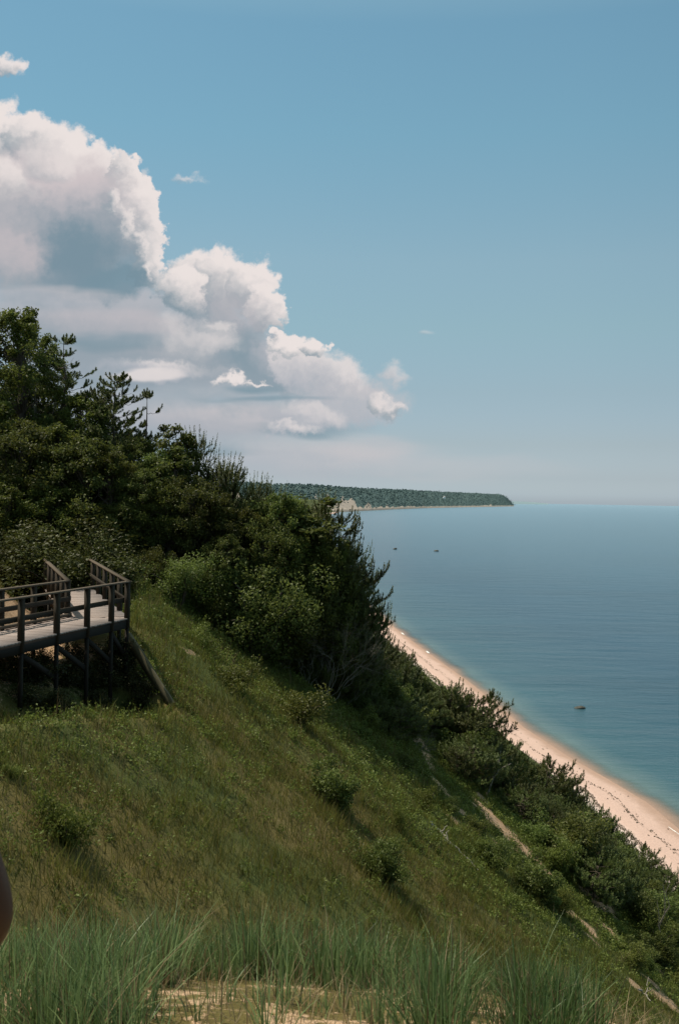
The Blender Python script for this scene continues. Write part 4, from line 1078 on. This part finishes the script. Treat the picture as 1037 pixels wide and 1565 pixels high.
    for s in (1, -1):
        bm = bmesh.new(); bmesh.ops.create_uvsphere(bm, u_segments=12, v_segments=8, radius=.013); me = bpy.data.meshes.new('eye'); bm.to_mesh(me); bm.free(); me.materials.append(me_)
        o = link('eye', me, root); o.location = (s * .032, .102, 1.655)
    for nm, rows in (('nose', [(0, .10, 1.65, .012), (0, .125, 1.615, .016)]), ('mouth', [(-.022, .098, 1.575, .008), (.022, .098, 1.575, .008)]), ('ear', [(.084, .0, 1.66, .014), (.084, .0, 1.62, .012)]), ('ear', [(-.084, .0, 1.66, .014), (-.084, .0, 1.62, .012)])):
        a = Acc(); a.tube([r[:3] for r in rows], [r[3] for r in rows], 8); link(nm, a.mesh(nm, msk, True), root)
person()
# ------------------------------------------------------------------ light
SUN_DIR = Vector((-.86, .50, 0)).normalized() * math.cos(R(61)) + Vector((0, 0, math.sin(R(61))))
sun = bpy.data.lights.new('sun', 'SUN'); sun.energy = 5.0; sun.angle = R(.5); sun.color = (1, .91, .76)
so = bpy.data.objects.new('sun', sun); COL.objects.link(so)
so.rotation_euler = (-SUN_DIR).to_track_quat('-Z', 'Y').to_euler()
W = bpy.data.worlds.new('World'); SC.world = W; W.use_nodes = True
t = NT(W.node_tree); t.N.clear()
SKY_STR = .10
def skyc(r, g_, b): return tuple(v / SKY_STR for v in s2l(r, g_, b))
def _mul(a, b): return tuple(x / y for x, y in zip(s2l(*a), s2l(*b)))
SKYRAMP = [(max(0, ray(800, py).normalized().z), _mul(a, b)) for py, a, b in (
    (755, (178, 190, 195), (186, 180, 158)), (730, (177, 190, 195), (197, 197, 176)), (680, (172, 189, 195), (192, 205, 197)),
    (600, (161, 186, 198), (173, 196, 209)), (500, (152, 185, 198), (154, 181, 207)), (400, (146, 181, 198), (141, 169, 201)),
    (200, (126, 171, 195), (127, 153, 190)), (30, (118, 164, 190), (120, 146, 183)))]
SKYRAMP += [(.62, (2.6, 2.4, 1.5))]  # unseen upper sky brightened and warmed, added as fill light
WHITEC = skyc(234, 225, 222); GREYC = skyc(134, 152, 163); BLUEC = skyc(116, 146, 160); HAZE = skyc(176, 180, 188); PINK = skyc(202, 196, 198)
MIDC = skyc(165, 170, 178); SOFTW = skyc(222, 215, 214)
LOBES = []
def LB(*a, **k): LOBES.append((a, k))
STK = 'UVS'
# pale layers low over the trees, far to near
LB(420, 700, 330, 60, soft=.9, alpha=.75, dark=HAZE, lit=PINK, uv=STK)
LB(560, 690, 110, 32, soft=.8, alpha=.5, dark=PINK, lit=PINK, uv=STK)
LB(150, 640, 330, 90, soft=.6, alpha=.9, dark=skyc(150, 165, 176), lit=skyc(180, 182, 189), uv=STK)
LB(330, 640, 260, 38, soft=.7, alpha=.9, dark=skyc(172, 176, 184), lit=PINK, uv=STK)
LB(470, 655, 120, 20, soft=.8, alpha=.7, dark=BLUEC, lit=skyc(140, 158, 170), uv=STK)
LB(520, 615, 110, 50, soft=.5, alpha=.85, dark=HAZE, lit=PINK)
LB(460, 640, 95, 34, soft=.6, alpha=.9, dark=HAZE, lit=SOFTW)
LB(600, 570, 34, 24, soft=.85, alpha=.7, dark=PINK, lit=SOFTW)
LB(110, 480, 260, 75, soft=.55, alpha=.95, dark=skyc(158, 168, 177), lit=skyc(184, 184, 190))
LB(330, 590, 190, 60, soft=.7, alpha=.9, dark=skyc(160, 171, 180), lit=skyc(188, 188, 193))
# layer between the two big heads
LB(180, 560, 240, 46, soft=.5, alpha=.95, dark=skyc(146, 160, 171), lit=skyc(176, 178, 185), uv=STK)
LB(160, 512, 230, 56, soft=.45, alpha=1, dark=skyc(150, 162, 172), lit=skyc(188, 185, 190), uv=STK)
LB(170, 520, 170, 20, soft=.8, alpha=.8, dark=skyc(128, 150, 162), lit=skyc(136, 156, 168), uv=STK)
LB(250, 560, 110, 22, soft=.6, alpha=.9, dark=HAZE, lit=SOFTW)
# head B
for c in ((300, 430, 62, 55), (345, 425, 60, 52), (388, 430, 45, 45), (410, 470, 32, 44)): LB(*c, soft=.26, alpha=1, shade=.35)
LB(275, 445, 42, 45, soft=.25, alpha=1, shade=.3)
LB(345, 505, 95, 95, soft=.7, alpha=.97, shade=-.1, dark=skyc(140, 155, 166), lit=skyc(196, 190, 194))
LB(385, 540, 60, 62, soft=.7, alpha=.95, shade=-.5, dark=skyc(132, 152, 164), lit=skyc(170, 174, 181))
LB(300, 520, 90, 40, soft=.7, alpha=.8, shade=.2, dark=skyc(160, 168, 176), lit=SOFTW)
LB(330, 488, 40, 16, soft=.8, alpha=.6, shade=.7)
LB(235, 572, 70, 12, soft=.6, alpha=.9, shade=.8, uv=STK, lit=SOFTW)
LB(425, 560, 75, 60, soft=.6, alpha=.95, shade=-.1, dark=skyc(142, 158, 169), lit=skyc(188, 187, 193))
# head C
LB(455, 552, 42, 50, soft=.3, alpha=1, shade=.3, dark=HAZE, lit=SOFTW)
LB(505, 575, 62, 36, soft=.5, alpha=.95, shade=.25, dark=HAZE, lit=SOFTW)
LB(452, 526, 26, 24, soft=.25, alpha=1, shade=.7)
LB(480, 535, 22, 20, soft=.3, alpha=1, shade=.5)
LB(432, 520, 14, 18, soft=.3, alpha=1, shade=.6)
LB(395, 590, 60, 14, soft=.8, alpha=.75, dark=BLUEC, lit=skyc(136, 156, 168), uv=STK)
LB(352, 579, 24, 13, soft=.55, alpha=.95, shade=.7)
LB(388, 586, 28, 7, soft=.6, alpha=.9, shade=.6)
LB(440, 660, 55, 16, soft=.6, alpha=.8, shade=.3, lit=SOFTW, dark=HAZE)
LB(575, 612, 24, 19, soft=.6, alpha=1, shade=.4, lit=SOFTW)
LB(590, 628, 20, 15, soft=.7, alpha=.9, shade=.35, lit=SOFTW)
# head A
for c in ((10, 210, 58, 55), (55, 215, 50, 46), (100, 240, 55, 58), (140, 265, 45, 50)): LB(*c, soft=.26, alpha=1, shade=.35)
for c in ((185, 275, 34, 40), (205, 310, 42, 52), (215, 350, 38, 60), (222, 400, 30, 50)): LB(*c, soft=.18, alpha=1, shade=.3, light=(.6, .6))
LB(60, 340, 175, 130, soft=.35, alpha=1, shade=.12, dark=skyc(140, 156, 167), lit=skyc(206, 196, 198))
LB(125, 375, 135, 112, soft=.85, alpha=.97, shade=-.45, dark=skyc(120, 144, 158), lit=skyc(176, 176, 183), light=(-.2, .9))
LB(185, 425, 75, 42, soft=.6, alpha=.85, shade=-.7, dark=skyc(118, 144, 158), lit=skyc(150, 162, 172))
LB(20, 390, 70, 70, soft=.8, alpha=.75, shade=.25, dark=skyc(165, 170, 177), lit=skyc(206, 194, 196))
LB(0, 280, 60, 50, soft=.6, alpha=.8, shade=.3, dark=skyc(170, 172, 178), lit=WHITEC)
for c in ((175, 315, 17, 26), (192, 345, 18, 30), (208, 375, 17, 24), (222, 410, 12, 26)): LB(*c, soft=.6, alpha=.8, shade=.35, light=(.7, .4))
LB(80, 250, 60, 34, soft=.6, alpha=.6, shade=.45)
LB(70, 452, 170, 16, soft=.8, alpha=.6, dark=HAZE, lit=PINK, uv=STK)
# small ones
LB(8, 104, 40, 24, soft=.5, alpha=.95, shade=.45)
LB(30, 100, 18, 16, soft=.6, alpha=.8, shade=.5)
LB(286, 278, 26, 11, soft=.9, alpha=.55, shade=.6)
LB(224, 264, 12, 8, soft=.9, alpha=.4, shade=.6)
LB(650, 505, 18, 7, soft=.9, alpha=.3, shade=.5, uv=STK)
LB(700, 715, 230, 26, soft=.95, alpha=.25, dark=PINK, lit=PINK, uv=STK)

LB(300, 690, 150, 16, soft=.9, alpha=.6, dark=BLUEC, lit=skyc(150, 168, 178), uv=STK)
LB(420, 610, 130, 9, soft=.9, alpha=.6, dark=BLUEC, lit=skyc(146, 164, 176), uv=STK)
tc = t.new('ShaderNodeTexCoord'); D = tc.outputs['Generated']
sky = t.new('ShaderNodeTexSky', sky_type='NISHITA'); sky.sun_disc = False
sky.sun_elevation = math.asin(SUN_DIR.z); sky.sun_rotation = math.atan2(SUN_DIR.x, SUN_DIR.y)
sky.altitude = 0; sky.air_density = 1.0; sky.dust_density = 0.7; sky.ozone_density = 1.3
sp = t.new('ShaderNodeSeparateXYZ'); t.L.new(D, sp.inputs[0])
yy = t.math('MAXIMUM', t.math('ABSOLUTE', sp.outputs[1]), .08)
cu = t.math('DIVIDE', sp.outputs[0], yy); cv = t.math('DIVIDE', sp.outputs[2], yy)
cb = t.new('ShaderNodeCombineXYZ'); t.L.new(cu, cb.inputs[0]); t.L.new(cv, cb.inputs[1])
UV = cb.outputs[0]                                   # tangent-plane direction towards the sound
# film-like tint of the clear sky by height, with the added overhead fill
elev = t.math('MAXIMUM', sp.outputs[2], 0.0)
tintc = t.ramp(elev, SKYRAMP)
base = t.mix(1.0, sky.outputs[0], tintc, 'MULTIPLY')
az = t.math('DIVIDE', sp.outputs[0], t.math('MAXIMUM', t.vm('LENGTH', t.vm('MULTIPLY', D, (1, 1, 0)), out=1), .01))
base = t.mix(1.0, base, t.ramp(t.rng(az, -.5, .5), [(0, (.80, .85, .88)), (.72, (1, 1, 1))]), 'MULTIPLY')
def uvp(px, py):
    d = ray(px, py); return d.x / d.y, d.z / d.y
n1 = t.noise(UV, 17, 3, .6, 1); n2 = t.noise(UV, 75, 3, .65, 1)
w = t.vm('ADD', t.vm('MULTIPLY', t.vm('SUBTRACT', n1, (.5, .5, .5)), (.062, .048, 0)), t.vm('MULTIPLY', t.vm('SUBTRACT', n2, (.5, .5, .5)), (.027, .023, 0)))
UVW = t.vm('ADD', UV, w)                             # billowed for cumulus
ws = t.vm('MULTIPLY', t.vm('SUBTRACT', t.noise(t.vm('MULTIPLY', UV, (7, 26, 0)), 1, 3, .6, 1), (.5, .5, .5)), (.10, .030, 0))
UVS = t.vm('ADD', UV, ws)                            # streaky for layers
shn = t.noise(UVW, 24, 3, .6)
# lobe group
g = bpy.data.node_groups.new('cloud_lobe', 'ShaderNodeTree')
for nm, ty in (('UV', 'NodeSocketVector'), ('Centre', 'NodeSocketVector'), ('Inv', 'NodeSocketVector'), ('Light', 'NodeSocketVector'), ('Soft', 'NodeSocketFloat'), ('Alpha', 'NodeSocketFloat'), ('Shade', 'NodeSocketFloat'), ('Noise', 'NodeSocketFloat'), ('Dark', 'NodeSocketColor'), ('Lit', 'NodeSocketColor'), ('In', 'NodeSocketColor')):
    g.interface.new_socket(nm, in_out='INPUT', socket_type=ty)
g.interface.new_socket('Out', in_out='OUTPUT', socket_type='NodeSocketColor')
q = NT(g); gi = q.new('NodeGroupInput'); go = q.new('NodeGroupOutput'); I_ = gi.outputs
v = q.vm('MULTIPLY', q.vm('SUBTRACT', I_['UV'], I_['Centre']), I_['Inv'])
r = q.vm('LENGTH', v, out=1)
mask = q.math('MULTIPLY', q.rng(r, 1.0, q.math('SUBTRACT', 1.0, I_['Soft']), 0, 1, True), I_['Alpha'])
sh = q.math('ADD', q.vm('DOT_PRODUCT', v, I_['Light'], out=1), q.math('ADD', I_['Shade'], q.math('MULTIPLY', q.math('SUBTRACT', I_['Noise'], .5), .9)))
c = q.mix(q.rng(sh, -.45, .75, 0, 1, True), I_['Dark'], I_['Lit'])
q.L.new(q.mix(mask, I_['In'], c), go.inputs[0])
def lobe(cin, cx, cy, rx, ry, soft=.25, alpha=1., shade=0., dark=GREYC, lit=WHITEC, light=(.45, .8), uv=None, jit=0.0):
    n = t.new('ShaderNodeGroup'); n.node_tree = g
    u, v_ = uvp(cx, cy)
    n.inputs['Centre'].default_value = (u + jit, v_, 0); n.inputs['Inv'].default_value = (F / rx, F / ry, 0)
    n.inputs['Light'].default_value = (light[0], light[1], 0)
    n.inputs['Soft'].default_value = soft; n.inputs['Alpha'].default_value = alpha; n.inputs['Shade'].default_value = shade
    n.inputs['Dark'].default_value = rgb(dark); n.inputs['Lit'].default_value = rgb(lit)
    t.L.new(UVW if uv is None else uv, n.inputs['UV']); t.L.new(shn, n.inputs['Noise']); t.L.new(cin, n.inputs['In'])
    return n.outputs[0]
# the sky is split into cells so that each direction only works through the lobes near it
S0 = sp.outputs[1]
def in_cell(kw, L, c):
    cx, cy, rx, ry = L[:4]; mx, my = (70, 26) if 'uv' in kw else (48, 42)
    return cx + rx + mx > c[0] and cx - rx - mx < c[1] and cy + ry + my > c[2] and cy - ry - my < c[3]
def background(col):
    b = t.new('ShaderNodeBackground'); t.set(b.inputs[0], col); b.inputs[1].default_value = SKY_STR
    return b.outputs[0]
def mixsh(f, a, b):
    n = t.new('ShaderNodeMixShader'); t.set(n.inputs[0], f); t.L.new(a, n.inputs[1]); t.L.new(b, n.inputs[2]); return n.outputs[0]
CX = [-260, 40, 130, 220, 310, 400, 500, 620, 960]; CY = [20, 180, 290, 400, 480, 560, 620, 680, 790]
def ucut(px): return uvp(px, 600)[0]
def vcut(py): return uvp(300, py)[1]
def build(i0, i1, j0, j1):
    if i1 - i0 == 1 and j1 - j0 == 1:
        c_ = base; cell = (CX[i0], CX[i1], CY[j0], CY[j1])
        for a_, k_ in LOBES:
            if in_cell(k_, a_, (cell[0] - 6, cell[1] + 6, cell[2] - 6, cell[3] + 6)):
                c_ = lobe(c_, *a_, **(dict(k_, uv=UVS) if 'uv' in k_ else k_), jit=(i0 + 16 * j0) * 1e-6)   # a hair apart, so that cells are not merged
        return background(c_)
    if i1 - i0 >= j1 - j0:
        k = (i0 + i1) // 2
        return mixsh(t.math('GREATER_THAN', cu, ucut(CX[k])), build(i0, k, j0, j1), build(k, i1, j0, j1))
    k = (j0 + j1) // 2
    return mixsh(t.math('LESS_THAN', cv, vcut(CY[k])), build(i0, i1, j0, k), build(i0, i1, k, j1))
inside = t.math('MULTIPLY', t.math('MULTIPLY', t.math('GREATER_THAN', cu, ucut(CX[0])), t.math('LESS_THAN', cu, ucut(CX[-1]))),
                t.math('MULTIPLY', t.math('MULTIPLY', t.math('GREATER_THAN', cv, vcut(CY[-1])), t.math('LESS_THAN', cv, vcut(CY[0]))), t.math('GREATER_THAN', S0, 0.0)))
allsky = mixsh(inside, background(base), build(0, len(CX) - 1, 0, len(CY) - 1))
wo_ = t.new('ShaderNodeOutputWorld'); t.L.new(allsky, wo_.inputs[0])
SC.view_settings.view_transform = 'Standard'; SC.view_settings.look = 'None'; SC.view_settings.exposure = 0
SC.cycles.max_bounces = 6; SC.cycles.transparent_max_bounces = 8
